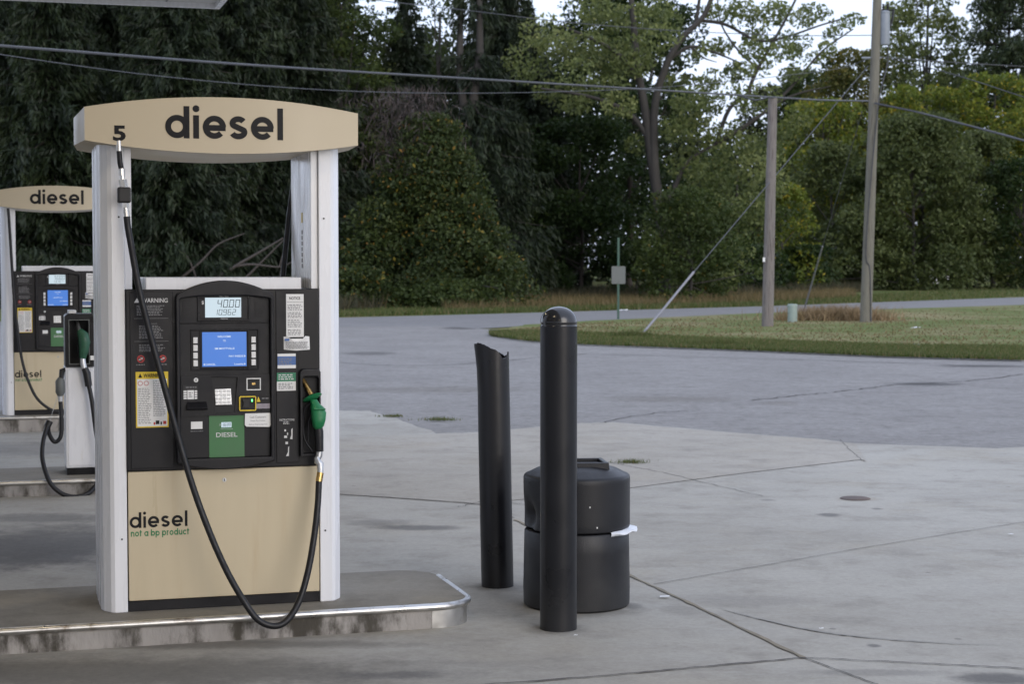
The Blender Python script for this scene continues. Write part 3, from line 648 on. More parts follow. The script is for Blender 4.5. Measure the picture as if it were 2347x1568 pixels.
    b1 = MB().box(.254, .342, -.018, -.0155, 1.147, 1.218).build('blue_sticker', M['paper'], panel); MB().box(.254, .342, -.0186, -.018, 1.163, 1.205).build('field', M['blue'], b1)
    micro(MB(), .259, .337, 1.196, 4, .0085, -.0192, ragged=.3, seed=10).build('print', M['gink'], b1)
    g1 = MB().box(.250, .342, -.018, -.0155, 1.039, 1.126).build('green_sticker', M['paper'], panel); MB().box(.250, .342, -.0186, -.018, 1.084, 1.126).build('field', M['darkgreen'], g1)
    micro(MB(), .258, .334, 1.118, 3, .010, -.0192, ragged=.15, seed=11).build('print', M['wink'], g1); micro(MB(), .258, .334, 1.076, 4, .008, -.0192, ragged=.3, seed=12).build('small_print', M['gink'], g1)
    mb = MB(); put(mb, font_text('INSTRUCTIONS', .008), .262, .893, .334, .903, -.0172); micro(mb, .280, .310, .888, 2, .007, -.0172, seed=13)
    mb.build('instructions_title', M['wink'], panel)
    mb = MB(); mb.add([(.312,-.0172,.805),(.324,-.0172,.803),(.325,-.0172,.858),(.318,-.0172,.850),(.319,-.0172,.825)], [(0,1,2,3,4)]); mb.box(.285,.293,-.0172,-.0165,.842,.852).box(.284,.298,-.0172,-.0165,.810,.822).box(.298,.303,-.0172,-.0165,.824,.836).box(.290,.302,-.0172,-.0165,.780,.792)
    mb.add([(.292,-.0172,.722),(.306,-.0172,.722),(.308,-.0172,.770),(.303,-.0172,.765),(.302,-.0172,.742)], [(0,1,2,3,4)]); mb.build('instruction_pictograms', M['wink'], panel)
    # --- nozzle boot and nozzle
    bo = [(.358,.722),(.458,.722),(.458,1.128),(.448,1.145),(.372,1.145),(.358,1.130)]; bi = [(.370,.735),(.449,.735),(.449,1.092),(.442,1.106),(.378,1.106),(.370,1.095)]
    boot = MB().ring(bo, bi, -.050, -.010).build('nozzle_boot', M['black'], root, bevel=.006, seg=3); MB().box(.366, .452, -.0135, -.011, .730, 1.11).build('boot_lining', M['dark'], boot)
    nzl = empty('nozzle', (-.012, 0, 0)); nzl.parent = root
    mb = MB().tube([(.385, .0, 1.100), (.402, -.020, 1.065), (.424, -.045, 1.018)], [.011, .012, .013], 12); mb.build('spout', M['brass'], nzl, smooth=50)
    c = Vector((.428, -.052, 1.006)); ax = Vector((-.30, .35, .88)).normalized(); u_ = ax.orthogonal().normalized(); v_ = ax.cross(u_)
    mb = MB(); q = []
    for k in range(5):
        rr_ = (.018, .046, .049, .046, .016)[k]; hh_ = (.010, .004, 0, -.004, -.012)[k]
        q.append([c + ax*hh_ + (u_*math.cos(2*math.pi*i/24) + v_*math.sin(2*math.pi*i/24))*rr_ for i in range(24)])
    mb.add([p for r_ in q for p in r_], [(a*24+i, (a+1)*24+i, (a+1)*24+(i+1) % 24, a*24+(i+1) % 24) for a in range(4) for i in range(24)]); mb.build('splash_guard', M['nozzle'], nzl, smooth=60)
    mb = MB()   # body: rounded sections
    secs = [(.430, -.058, .999, .015, .017), (.440, -.068, .975, .018, .022), (.447, -.078, .960, .027, .027), (.452, -.086, .935, .030, .030), (.451, -.090, .900, .027, .030), (.449, -.090, .872, .022, .027), (.447, -.088, .855, .012, .016)]
    vs = []; fs = []
    for (x, y, z, a, b) in secs:
        a *= 1.2; b *= 1.15
        for i in range(16):
            t = 2*math.pi*i/16; cc_, ss_ = math.cos(t), math.sin(t)
            vs.append((x + a*math.copysign(abs(cc_)**.7, cc_), y + b*math.copysign(abs(ss_)**.7, ss_), z))
    for k in range(len(secs)-1): fs += [(k*16+i, k*16+(i+1) % 16, (k+1)*16+(i+1) % 16, (k+1)*16+i)[::-1] for i in range(16)]
    fs += [tuple(range(16)), tuple(range((len(secs)-1)*16+15, (len(secs)-1)*16-1, -1))]
    mb.add(vs, fs).build('body', M['nozzle'], nzl, smooth=50)
    MB().prism([(.424,.958),(.480,.958),(.481,.950),(.424,.950)], -.119, -.108).build('grip_band', M['nozzle'], nzl, bevel=.003)
    mb = MB().tube(spline([(.425, -.058, .985), (.392, -.05, .95), (.384, -.045, .87), (.392, -.05, .80), (.425, -.06, .745)], 5), .005, 8); mb.tube([(.43, -.07, .95), (.408, -.06, .89), (.405, -.058, .80)], .006, 8); mb.build('lever_guard', M['black'], nzl, smooth=50)
    MB().tube([(.449, -.088, .868), (.452, -.09, .845), (.455, -.09, .748)], [.020, .022, .019], 14).build('grip_sleeve', M['rubber'], nzl, smooth=50)
    mb = MB().tube([(.455, -.09, .752), (.452, -.092, .728), (.446, -.095, .715)], [.015, .016, .014], 12).tube([(.440, -.098, .722), (.443, -.102, .700), (.454, -.108, .690), (.454, -.114, .640)], [.012, .017, .018, .014], 12); mb.build('swivel', M['zinc'], nzl, smooth=50)
    # --- hose
    hose = MB()
    pts = [fr.L(a, b, d) for a, b, d in hosepix]
    hose.tube(spline(pts, 6), .0155, 12)
    hs = hose.build('hose', M['rubber'], root, smooth=60)
    if main:
        MB().tube([pts[-1], (.442, -.114, .648)], [.0165, .0165], 12).build('brass_ferrule', M['brass'], hs, smooth=50)
        def at(a, b): return Vector(fr.L(a, b, -.075))
        MB().tube([at(272, 322), at(273, 346)], .013, 12).build('outlet', M['chrome'], hs, smooth=50)
        MB().tube([at(273, 344), at(275, 372), at(279, 392)], .0125, 12).build('short_hose', M['rubber'], hs, smooth=50)
        MB().tube([at(279, 386), at(280, 402)], .0145, 12).tube([at(280.5, 401), at(281, 412)], .011, 12).tube([at(281, 411), at(284, 430)], .019, 6).build('coupling', M['chrome'], hs, smooth=30)
        a, b = at(284, 429), at(285, 465)
        MB().box(a.x-.030, a.x+.030, -.105, -.045, b.z, a.z).build('breakaway_block', M['char'], hs, bevel=.008, seg=3)
        MB().tube([at(287, 463), at(287.5, 476)], .017, 6).tube([at(288, 475), at(289, 482)], .011, 10).tube([at(289, 481), at(291, 500)], .0135, 12).build('lower_coupling', M['chrome'], hs, smooth=30)
        mb = MB().tube([(.38, .62, 1.55), (.42, .64, 1.9), (.45, .60, 2.15)], .014, 8); mb.build('rear_hose', M['rubber'], root, smooth=60)
    return root
mat_strip = mat('lilac_grey_strip', (.28, .25, .29), .5, var=.2, vscale=40)
O1 = onz(292, 1405, ISL) + EX*.46; O1 = (onz(736, 1380, ISL) - EX*.46 + O1) / 2; O1[2] = ISL
hp1 = [(290.5, 496, -.075), (293, 520, -.075), (300, 560, -.078), (318, 660, -.085), (345, 770, -.095), (375, 880, -.11), (405, 990, -.13), (440, 1110, -.17), (480, 1220, -.22), (520, 1310, -.27), (560, 1380, -.31), (592, 1422, -.33), (628, 1436, -.335), (658, 1423, -.32), (686, 1378, -.28), (706, 1310, -.24), (720, 1230, -.19), (728, 1160, -.15), (731, 1104, -.12)]
P1 = fuel_dispenser(tuple(O1), '5', '40.00', '10.962', 'large cream and black diesel pump numbered 5 in the foreground with a green nozzle', hp1, True)
O3 = onz(33, 962, ISL) + EX*.46; O3[2] = ISL + .045
z4 = lambda u, v: (u/1.889, 390 + v/1.889)
hp3 = [(*z4(35, 165), -.08), (*z4(42, 260), -.08), (*z4(52, 420), -.085), (*z4(60, 540), -.09), (*z4(75, 680), -.11), (*z4(95, 820), -.15), (*z4(125, 920), -.2), (*z4(170, 1000), -.25), (*z4(250, 1045), -.26), (*z4(330, 1000), -.22), (*z4(375, 850), -.14), (*z4(380, 800), -.11)]
P3 = fuel_dispenser(tuple(O3), '', '50.00', '13.707', 'distant cream and black diesel pump at the left edge behind the white satellite pump', hp3, False)

# ------------------------------------------------------------ kerb islands
def kerb_island(fr, x0, x1, yf, yb, label, ht=ISL):
    root = empty('kerb_island', (fr[0], fr[1], 0), YAW, label, 'kerb island', 'concrete pump islands with steel edging')
    r = .2
    front = [(x0, yf)] + [(x0 + (x1-r-x0)*k/30, yf) for k in range(1, 30)] + [(x1-r + r*math.cos(R(a)), yf+r + r*math.sin(R(a))) for a in range(-90, 1, 10)]
    back = [(x1, yb-.20), (x1-.02, yb-.11), (x1-.08, yb-.04), (x1-.17, yb), (x0, yb)]
    top = [(x, y) for x, y in front] + back
    MB().prismz(top, 0.0, ht).build('slab', M['island'], root)
    # concrete kerb face, a skin proud of the slab
    mb = MB(); vs = []; fs = []
    ff = [(x, yf - .004) for x in np.linspace(x0, x1-r-.02, 40)]
    for i, (x, y) in enumerate(ff):
        vs += [(x, y, .004), (x, y, ht-.022)]
        if i: fs.append((2*i-2, 2*i, 2*i+1, 2*i-1))
    mb.add(vs, fs).build('kerb_face', M['kerbface'], root)
    rp_ = [(x, y - .004, ht-.010) for x, y in front if True]
    cen = (x1-r, yf+r)
    rp2 = []
    for x, y in front:
        if x > x1-r: d = Vector((x-cen[0], y-cen[1], 0)).normalized()*.006; rp2.append((x+d.x, y+d.y, ht-.012))
        else: rp2.append((x, y-.006, ht-.012))
    rp2.append((x1+.006, yb-.2, ht-.012))
    MB().tube(rp2, .0185, 10).build('steel_edging', M['steel'], root, smooth=50)
    mb = MB(); vs = []; fs = []
    pl = [(x1-r-.02, yf-.005)] + [(x1-r + (r+.005)*math.cos(R(a)), yf+r + (r+.005)*math.sin(R(a))) for a in range(-90, 1, 8)] + [(x1+.005, yb-.2)]
    for i, (x, y) in enumerate(pl):
        vs += [(x, y, .004), (x, y, ht-.02)]
        if i: fs.append((2*i-2, 2*i, 2*i+1, 2*i-1))
    mb.add(vs, fs).build('end_plate', M['steel'], root, smooth=40)
    return root
kerb_island(O1, -7, 1.185, -.222, .75, 'long concrete pump island with shiny steel edge under the near diesel pump')
O2 = onz(152, 1090, ISL)
kerb_island(O2, -6, 1.3, -.30, .62, 'concrete island with steel edge under the white satellite pump')
kerb_island(O3, -6, 1.15, -.205, .75, 'distant concrete island under the far diesel pump', ISL + .045)

# ------------------------------------------------------------ satellite dispenser
def satellite():
    root = empty('satellite_dispenser', tuple(O2), YAW, 'low white satellite pump with black nozzle holder between the two diesel pumps', 'fuel pump')
    f2 = Frame(O2); W = .34; D = .36
    MB().box(.006, W-.006, .008, D, 0, .052).build('plinth', M['black2'], root, bevel=.003)
    cab = MB().box(0, W, 0, D, .055, .845).build('cabinet', M['white'], root, bevel=.008)
    MB().box(.018, W-.018, -.006, 0, .075, .825).build('door', M['white'], cab, bevel=.004)
    hx = .215
    head = MB().ring([(.0,.85),(hx+.01,.85),(hx+.01,1.245),(hx-.005,1.262),(.02,1.262),(0,1.245)], [(.028,.868),(hx-.03,.868),(hx-.03,1.205),(hx-.04,1.215),(.045,1.215),(.028,1.205)], -.03, .25).build('nozzle_boot', M['black2'], root, bevel=.006)
    MB().box(.02, hx, .12, .24, .855, 1.23).build('boot_lining', M['dark'], head)
    MB().frame(.028, hx-.028, .868, 1.218, .006, -.034, -.029).build('boot_trim', M['signback'], head)
    MB().box(.03, .09, .02, .2, 1.262, 1.29).build('cap', M['zinc'], head, bevel=.004)
    MB().box(hx+.012, W-.01, .04, .25, .85, 1.30).build('instruction_box', M['char'], root, bevel=.006)
    MB().box(hx+.02, W-.02, .036, .04, 1.10, 1.26).build('label_plate', M['paper'], root)
    MB().box(hx-.024, hx+.006, -.036, -.030, .90, .935).build('sticker', M['paper'], head)
    nz_ = empty('nozzle', (0, 0, 0)); nz_.parent = root
    p = lambda u, v, d: f2.L(*z4(u, v), d)
    MB().tube([p(333, 655, .08), p(340, 680, .03), p(348, 705, -.01)], [.012, .013, .016], 10).build('spout', M['zinc'], nz_, smooth=50)
    MB().tube([p(345, 695, -.02), p(360, 715, -.04), p(366, 745, -.05), p(362, 790, -.05), p(358, 815, -.05)], [.024, .042, .045, .034, .024], 14).build('body', M['nozzle_old'], nz_, smooth=50)
    MB().tube(spline([p(350, 720, -.03), p(338, 760, -.03), p(342, 810, -.03), p(356, 825, -.04)], 4), .006, 8).build('lever_guard', M['black'], nz_, smooth=50)
    MB().tube([p(358, 812, -.05), p(360, 840, -.055), p(366, 862, -.06)], [.02, .024, .022], 10).build('swivel', M['zinc'], nz_, smooth=50)
    MB().tube([p(366, 858, -.06), p(376, 880, -.065), p(384, 936, -.07)], [.026, .031, .028], 12).build('grip_sleeve', M['rubber'], nz_, smooth=50)
    MB().tube(spline([p(384, 930, -.07), p(398, 1000, -.085), p(412, 1110, -.10), p(430, 1230, -.12), p(436, 1310, -.22), p(415, 1365, -.30), p(380, 1402, -.36), p(320, 1416, -.385), p(260, 1397, -.38), p(212, 1345, -.36), p(184, 1255, -.28), p(186, 1180, -.19), p(205, 1108, -.10), p(210, 1098, -.09)], 6), .0175, 10).build('long_hose', M['rubber'], root, smooth=60)
    hk = MB().tube(spline([p(210, 1100, -.09), p(212, 1140, -.07), p(236, 1177, -.06), p(262, 1155, -.06), p(266, 1090, -.05), p(262, 1000, -.04)], 6), .0165, 10).build('short_hose', M['rubber'], root, smooth=60)
    MB().tube([p(262, 1002, -.04), p(261, 975, -.04)], .018, 10).build('fitting', M['zinc'], hk, smooth=50)
    MB().tube([p(261, 978, -.04), p(261, 962, -.04), p(260, 915, -.035), p(265, 903, -.03)], [.022, .036, .036, .026], 14).build('breakaway', M['signback'], hk, smooth=50)
    MB().tube([p(264, 908, -.03), p(268, 870, .0), p(290, 862, .05)], [.018, .022, .018], 10).build('gooseneck', M['char'], hk, smooth=50)
    MB().tube([p(204, 1112, -.095), p(216, 1088, -.085)], .026, 10).build('hose_clamp', M['char'], root, smooth=50)
    MB().tube([p(214, 1090, -.085), p(248, 985, -.03), p(286, 860, .02)], .0022, 6).build('retriever_cable', M['zinc'], root)
satellite()

# ------------------------------------------------------------ bollards and bin
b = onz(1281, 1452); b[1] += .089
bo = empty('bollard', (b[0], b[1], 0), 0, 'tall intact black bollard with a rounded dome top in front of the bin', 'bollard', 'black bollards beside the near pump island')
prof = [(.0895, .004), (.0892, .4), (.0890, 1.0), (.0892, 1.472), (.0868, 1.476), (.0868, 1.482), (.0888, 1.486)] + [(.0885*math.cos(R(a)), 1.492 + .074*math.sin(R(a))) for a in range(0, 90, 9)] + [(.001, 1.566)]
MB().lathe(prof[:4], 48).build('sleeve', M['boll'], bo, smooth=50)
MB().lathe(prof[3:], 48).build('dome_cap', M['dome'], bo, smooth=40)
b = onz(1140, 1352); b[1] += .089
bo = empty('bollard', (b[0], b[1], 0), 0, 'broken black bollard with a jagged open top, leaning slightly beside the island', 'bollard', 'black bollards beside the near pump island')
bo.rotation_euler = (0, R(-1.15), 0)
rrj = random.Random(5)
n = 56; HT = 1.30
def rim(a):
    h_ = HT - .033*math.cos(a) - .012*math.sin(a)
    h_ += .010*math.sin(5*a+1) * .5 + rrj.uniform(-.004, .004)
    d = (a - R(310)) ; d = (d + math.pi) % (2*math.pi) - math.pi
    h_ -= .035*math.exp(-(d/.30)**2)
    d2 = (a - R(349) + math.pi) % (2*math.pi) - math.pi
    h_ += .022*math.exp(-(d2/.10)**2)
    return h_
rims = [rim(2*math.pi*k/n) for k in range(n)]
vs = []; fs = []; lev = [0, .1, .3, .6, .8, .9, .96, 1]
for off in (0, -.006):
    for i, t in enumerate(lev):
        for k in range(n):
            a = 2*math.pi*k/n; r_ = .0885 + off
            bulge = max(0, math.cos(a-R(185)))**4
            if t > .85: r_ += .013*bulge*((t-.85)/.15)**2 - .004*max(0, math.cos(a-R(260)))**2*((t-.85)/.15)
            if .72 < t < .92: r_ += -.006*max(0, math.cos(a-R(215)))**6*math.sin(math.pi*(t-.72)/.2)
            vs.append((r_*math.cos(a), r_*math.sin(a), .004 + t*rims[k]))
m_ = len(lev)
for s_ in range(2):
    for i in range(m_-1):
        for k in range(n):
            q = (s_*m_*n + i*n+k, s_*m_*n + i*n+(k+1) % n, s_*m_*n + (i+1)*n+(k+1) % n, s_*m_*n + (i+1)*n+k)
            fs.append(q if s_ == 0 else q[::-1])
for k in range(n): fs.append(((m_-1)*n+k, (m_-1)*n+(k+1) % n, m_*n+(m_-1)*n+(k+1) % n, m_*n+(m_-1)*n+k))
MB().add(vs, fs).build('sleeve', M['boll2'], bo, smooth=50)

b = onz(1326, 1411); b[1] += .28
bn = empty('trash_bin', (b[0], b[1], 0), 0, 'squat round black rubbish bin with a dented lid behind the tall bollard', 'trash bin')
BR = .275
MB().lathe([(BR-.010, .004), (BR, .015), (BR+.002, .1), (BR-.002, .30), (BR-.004, .392), (BR-.010, .400), (BR-.03, .402)], 56).build('bin_body', M['bin'], bn, smooth=40)
def dent(p, a, i):
    d = (a - R(197) + math.pi) % (2*math.pi) - math.pi
    k = .07*math.exp(-(d/.26)**2)*math.exp(-((p[2]-.475)/.07)**2); return (p[0]*(1-k/BR), p[1]*(1-k/BR), p[2])
prof = [(BR-.03, .402), (BR-.010, .406), (BR-.001, .413)] + [(BR + .001, .413 + .255*k/14) for k in range(1, 15)] + [(BR-.001, .677), (BR-.008, .685), (BR-.02, .689), (.21, .712), (.145, .730), (.01, .732)]
lid = MB().lathe(prof, 72, fn=dent).build('lid', M['bin'], bn, smooth=35)
mb = MB(); a0, a1, t0 = .15, .118, .785
o_ = [(-a0,-.115,.772),(a0,-.115,.772),(a0,.115,.772),(-a0,.115,.772)]
mb.add([(-a0-.006,-.122,.70),(a0+.006,-.122,.70),(a0+.006,.122,.70),(-a0-.006,.122,.70),(-a0,-.118,.752),(a0,-.118,.752),(a0,.118,.752),(-a0,.118,.752),(-a0+.022,-.096,.752),(a0-.022,-.096,.752),(a0-.022,.096,.752),(-a0+.022,.096,.752),(-a0+.022,-.096,.72),(a0-.022,-.096,.72),(a0-.022,.096,.72),(-a0+.022,.096,.72)],
       [(i, (i+1) % 4, (i+1) % 4 + 4, i+4) for i in range(4)] + [(i+4, (i+1) % 4 + 4, (i+1) % 4 + 8, i+8) for i in range(4)] + [(i+8, (i+1) % 4 + 8, (i+1) % 4 + 12, i+12) for i in range(4)] + [(12, 13, 14, 15)])
ch = mb.build('opening_collar', M['bin'], lid, bevel=.005); ch.rotation_euler = (0, 0, R(6))
MB().box(-.128, .128, -.094, .094, .722, .735).build('opening', M['dark'], lid)
mb = MB()
for k in range(3): mb.lathe([(.0055, 0), (.004, .002), (.0005, .003)], 8)
sp = MB()
for a, z in ((-70, .44), (-78, .545)):
    sp.box(BR*math.cos(R(a))-.003, BR*math.cos(R(a))+.003, (BR+.003)*math.sin(R(a)), (BR-.004)*math.sin(R(a)), z-.004, z+.004)
sp.build('rivet', M['paper'], lid)
vs = []; fs = []; nb = 22
for i in range(nb):
    t = i/(nb-1); a = R(-52 + 62*t)
    bul = .062*math.sin(math.pi*min(1, t*1.05))**.6 * (.35 + .65*t) + .004
    for k in range(6):
        u_ = k/5
        rr_ = BR - .012 + (bul+.008)*math.sin(math.pi*u_)**.7 + random.uniform(-.0015, .0015)
        vs.append((rr_*math.cos(a), rr_*math.sin(a), .386 + .030*u_ + .005*math.sin(i*.9)*math.sin(math.pi*u_) - .004 + .010*t))
    if i: fs += [((i-1)*6+k, i*6+k, i*6+k+1, (i-1)*6+k+1) for k in range(5)]
MB().add(vs, fs).build('bin_bag', M['bag'], bn, smooth=30)

# ------------------------------------------------------------ canopy
dcz = 4.5; dd = (dcz - CAM_H) * 4000 / 581.0
cc = atd(511, 24, dd)
cn = empty('canopy', (cc[0] - .09, cc[1], dcz + .055), YAW, 'pale grey metal canopy roof overhead, only its far corner showing at the top', 'canopy')
MB().box(-32, 0, -32, 0, 0, .06).build('soffit', M['soffit'], cn)  # unseen extent enlarged to the left and rear to darken the floor below
mb = MB()
for k in range(1, 15): mb.box(-31.9, -.02, -32 + k*2.1, -32 + k*2.1 + .018, -.004, .02)
mb.box(-.52, -.50, -31.9, -.02, -.005, .02); mb.build('soffit_seams', M['gink'], cn)
mb = MB().box(-32, .06, -.0, .06, -.05, .95).box(0, .06, -32, 0, -.05, .95).box(-32, .06, -32.06, -32, -.05, .95); mb.build('fascia', M['white'], cn)
MB().box(-32, 0, -32, 0, .5, .6).build('roof_deck', M['galv'], cn)
for x in (-2.0, -7.5):
    for y in (-6.5, -12.5, -18.5):
        f_ = MB().box(x-.26, x+.26, y-.26, y+.26, -.05, -.001).build('lamp_housing', M['white'], cn, bevel=.01)
        MB().box(x-.2, x+.2, y-.2, y+.2, -.062, -.0505).build('lamp_lens', M['lamp'], f_)
for x, y in ((-8.7, -5), (-8.7, -22), (-24, -5), (-24, -22)):
    MB().box(x-.2, x+.2, y-.2, y+.2, -dcz - .055, -.001).build('support_column', M['white'], cn, bevel=.02)

# ------------------------------------------------------------ poles, wires, sign, pedestal, cover, litter
def pole(name, bx, d, topx, topy, r0, r1, m, label):
    base = onz(bx, d); top = atd(topx, topy, base[1])
    root = empty(name, (base[0], base[1], 0), 0, label, 'utility pole', 'wooden utility poles on the grass')
    v = top - base; v[2] = top[2]
    MB().tube([(v[0]*t, v[1]*t, v[2]*t - .05*(t == 0)) for t in np.linspace(0, 1, 12)], list(np.linspace(r0, r1, 12)), 16).build('pole_shaft', m, root, smooth=50)
    return root, base, v
p1, p1b, p1v = pole('utility_pole', 1759, 752, 1771, 223, .165, .125, M['wood'], 'shorter brownish wooden pole with a flat top at wire height')
MB().box(-.16, -.10, -.17, -.13, 1.83, 1.95).build('tag', M['paper'], p1)
p2, p2b, p2v = pole('utility_pole', 1984, 742, 2014, -90, .178, .125, M['wood2'], 'taller grey wooden pole carrying a transformer, beside the straw clump')
k = lambda px, py, d=0.0: tuple(atd(px, py, p2b[1] + d) - np.array([p2b[0], p2b[1], 0]))
tz = k(2027, 102); tx = tz[0]
tr = MB().lathe([(.001, 0), (.15, .0), (.155, .02), (.155, .92), (.165, .925), (.165, .96), (.10, 1.0), (.001, 1.0)], 20, (tx, 0, tz[2])).build('transformer', M['galv'], p2, smooth=40)
mb = MB()
for dx in (-.05, .08): mb.lathe([(.03, 0), (.045, .04), (.025, .08), (.045, .12), (.025, .16), (.04, .20), (.001, .22)], 10, (tx+dx, -.04, tz[2] + .98))
mb.build('bushings', M['char'], tr, smooth=50)
MB().box(tx-.34, tx-.1, -.06, .06, tz[2]+.15, tz[2]+.22).box(tx-.34, tx-.1, -.06, .06, tz[2]+.75, tz[2]+.82).build('bracket', M['galv'], tr)
MB().tube([k(2048, 20), k(2046, 40), k(2040, 60)], .035, 8).tube([k(2048, 22), k(2030, 22), k(2012, 22)], .02, 6).build('fuse_cutout', M['char'], p2, smooth=40)
MB().tube([k(1975, 132), k(1990, 132), k(2020, 132)], .03, 8).build('insulator_arm', M['galv'], p2)
MB().tube(spline([k(2036, 100), k(2033, 150), k(2012, 250, -.19), k(1985, 560, -.19), k(1994, 620, -.17), k(1996, 735, -.16)], 6), .018, 6).build('ground_wire', M['wire'], p2)
def wire(name, pts, r, m, label, cat='power line', group='overhead wires'):
    P = [atd(a, b, d) for a, b, d in pts]; q = spline(P, 10); o = P[0]
    ob = MB().tube([tuple(p - o) for p in q], r, 6).build(name, m, None, smooth=60); ob.location = tuple(o)
    return tag(ob, label, cat, group)
d1, d2 = p1b[1], p2b[1]
wire('power_line', [(-500, 68, 30), (0, 104, 34), (600, 150, 39), (1200, 187, 44), (1765, 222, d1-.2), (1890, 229, (d1+d2)/2), (1990, 231, d2-.25)], .026, M['wirel'], 'thick overhead cable crossing above the near pump to the shorter pole')
wire('power_line', [(-400, 62, 31), (0, 124, 34), (350, 172, 37), (700, 203, 40), (1000, 213, 43), (1300, 209, 46), (1560, 196, 48), (1900, 160, 52), (1990, 134, d2-.3)], .009, M['wirel'], 'thin sagging wire just below the thick cable')
wire('power_line', [(760, -18, 58), (870, 0, 58), (1080, 24, 58), (1300, 50, 58), (1545, 69, 58), (1800, 80, 57), (2012, 80, d2+.2)], .013, M['wirel'], 'uppermost thin wire crossing the top of the treeline')
wire('power_line', [(2005, 236, d2-.2), (2100, 256, 50), (2200, 282, 46), (2347, 322, 42), (2600, 400, 37)], .030, M['wire'], 'thick dark cable sloping down to the right from the taller pole')
wire('power_line', [(2020, 130, d2), (2150, 140, 54), (2347, 152, 56), (2700, 172, 60)], .015, M['wire'], 'nearly level thin wire right of the transformer')
wire('power_line', [(2045, 135, d2), (2150, 160, 51), (2250, 190, 49), (2347, 222, 47), (2600, 300, 44)], .014, M['wire'], 'middle thin wire sloping right from the taller pole')
lp_ = wire('cable_loop', [(1690, 217, d1-.4), (1712, 224, d1-.4), (1730, 229, d1-.4), (1748, 226, d1-.4), (1758, 222, d1-.35)], .025, M['wirel'], 'small slack loop of cable left of the shorter pole top')
def guy(top, bot, gstart, label):
    T = atd(*top); B = onz(*bot); G = np.array(T) + (B - np.array(T)) * gstart
    root = empty('guy_wire', tuple(B), 0, label, 'guy wire', 'guy wires bracing the taller pole')
    MB().tube([tuple(T - B), tuple(G - B)], .013, 6).build('steel_strand', M['wirel'], root)
    MB().tube([tuple(G - B), tuple((G-B)*.35 + np.array((0, 0, -.03))), (0, 0, -.02)], .031, 8).build('plastic_guard', M['guard'], root, smooth=50)
guy((1990, 150, d2), (1470, 766), .795, 'long slanting guy wire ending at a grey guard left of the shorter pole')
guy((1976, 255, d2), (1842, 712), .62, 'steeper guy wire with a pale guard between the two poles')
sb_ = onz(1417, 731)
sg = empty('road_sign', tuple(sb_), R(6), 'back of a small grey metal sign on a thin green post by the road', 'road sign')
MB().box(-.035, .035, -.02, .02, -.02, 2.62).build('sign_post', M['signpost'], sg)
for z in (1.18, 1.68): MB().disc(0, z, .014, -.05, -.02, 8).build('bolt', M['char'], sg)
q = [(-.225,1.13),(.225,1.13),(.225,1.68),(-.225,1.68)]
MB().prism([(-.20,1.13),(.20,1.13),(.225,1.155),(.225,1.675),(.20,1.70),(-.20,1.70),(-.225,1.675),(-.225,1.155)], -.04, -.0215).build('sign_plate', M['signback'], sg)
pb = onz(1816, 742)
pd = empty('telecom_pedestal', tuple(pb), 0, 'pale green plastic cable pedestal standing between the two poles', 'pedestal')
MB().lathe([(.13, 0), (.145, .12), (.145, .50), (.135, .505)], 20).build('pedestal_body', M['pedest'], pd, smooth=40)
MB().lathe([(.150, .49), (.152, .56), (.135, .585), (.001, .59)], 20).build('pedestal_cap', M['pedest'], pd, smooth=40)
mh = onz(1960, 1145)
mhc = MB().lathe([(.001, .014), (.095, .014), (.105, .012), (.115, .006)], 40).build('manhole_cover', M['rust'], None, smooth=40); mhc.location = (mh[0], mh[1], 0); tag(mhc, 'small round rusty iron cover set in the concrete', 'manhole cover')
def litter(name, px, py, sz, m, label, z=.013):
    p = onz(px, py); mb = MB(); rr = random.Random(px)
    g = [[(sz*(i/3-.5) + rr.uniform(-.1, .1)*sz, sz*.7*(j/3-.5) + rr.uniform(-.1, .1)*sz, abs(rr.gauss(0, .2))*sz*.35 + .002) for i in range(4)] for j in range(4)]
    mb.add([q for r_ in g for q in r_], [(j*4+i, j*4+i+1, j*4+i+5, j*4+i+4) for i in range(3) for j in range(3)])
    o = mb.build(name, m, None, smooth=30); o.location = (p[0], p[1], z); return tag(o, label, 'litter', 'scraps of litter on the ground')
litter('paper_scrap', 1524, 1374, .05, M['paper'], 'crumpled wrapper on the concrete right of the bin')
litter('paper_scrap', 1882, 1448, .022, M['paper'], 'tiny white scrap beside the long pavement joint')
litter('paper_scrap', 1320, 1394+70, .018, M['paper'], 'tiny white scrap on the concrete beside the tall bollard base')
litter('paper_scrap', 2317, 1230, .03, M['paper'], 'small scrap on the bright concrete at the right edge')
litter('paper_scrap', 2098, 756, .25, M['paper'], 'white scrap lying mid lawn right of the taller pole', .05)
litter('paper_scrap', 2096, 796, .2, M['paper'], 'white scrap at the grassy lawn edge right of the taller pole', .05)
litter('paper_scrap', 1746, 804, .16, M['paper'], 'white scrap at the lawn edge below the shorter pole', .0)
litter('paper_scrap', 1428, 712, .3, M['paper'], 'pale scrap on the road beside the sign post', .0)
for wx, d, hw, lab in ((1312, 104, 13, 'white house glimpsed through the dark trees left of the road sign'), (2150, 160, 13, 'white house glimpsed through the brush right of the taller pole')):
    x = (wx - CX)/4000*d; hw_ = hw/4000*d
    h_ = empty('house', (x, d, 0), 0, lab, 'house')
    MB().box(-hw_*2, hw_*2, 0, 5, 0, 3.0).build('wall', M['house'], h_)
    MB().prism([(-hw_*2.2, 3.002), (hw_*2.2, 3.002), (0, 5.0)], -.3, 5.3).build('roof', M['roof'], h_)
    wf = MB().box(-.5, .5, -.05, -.002, 1.1, 2.2).build('window', M['house'], h_); MB().box(-.42, .42, -.06, -.051, 1.18, 2.12).build('pane', M['dark'], wf)

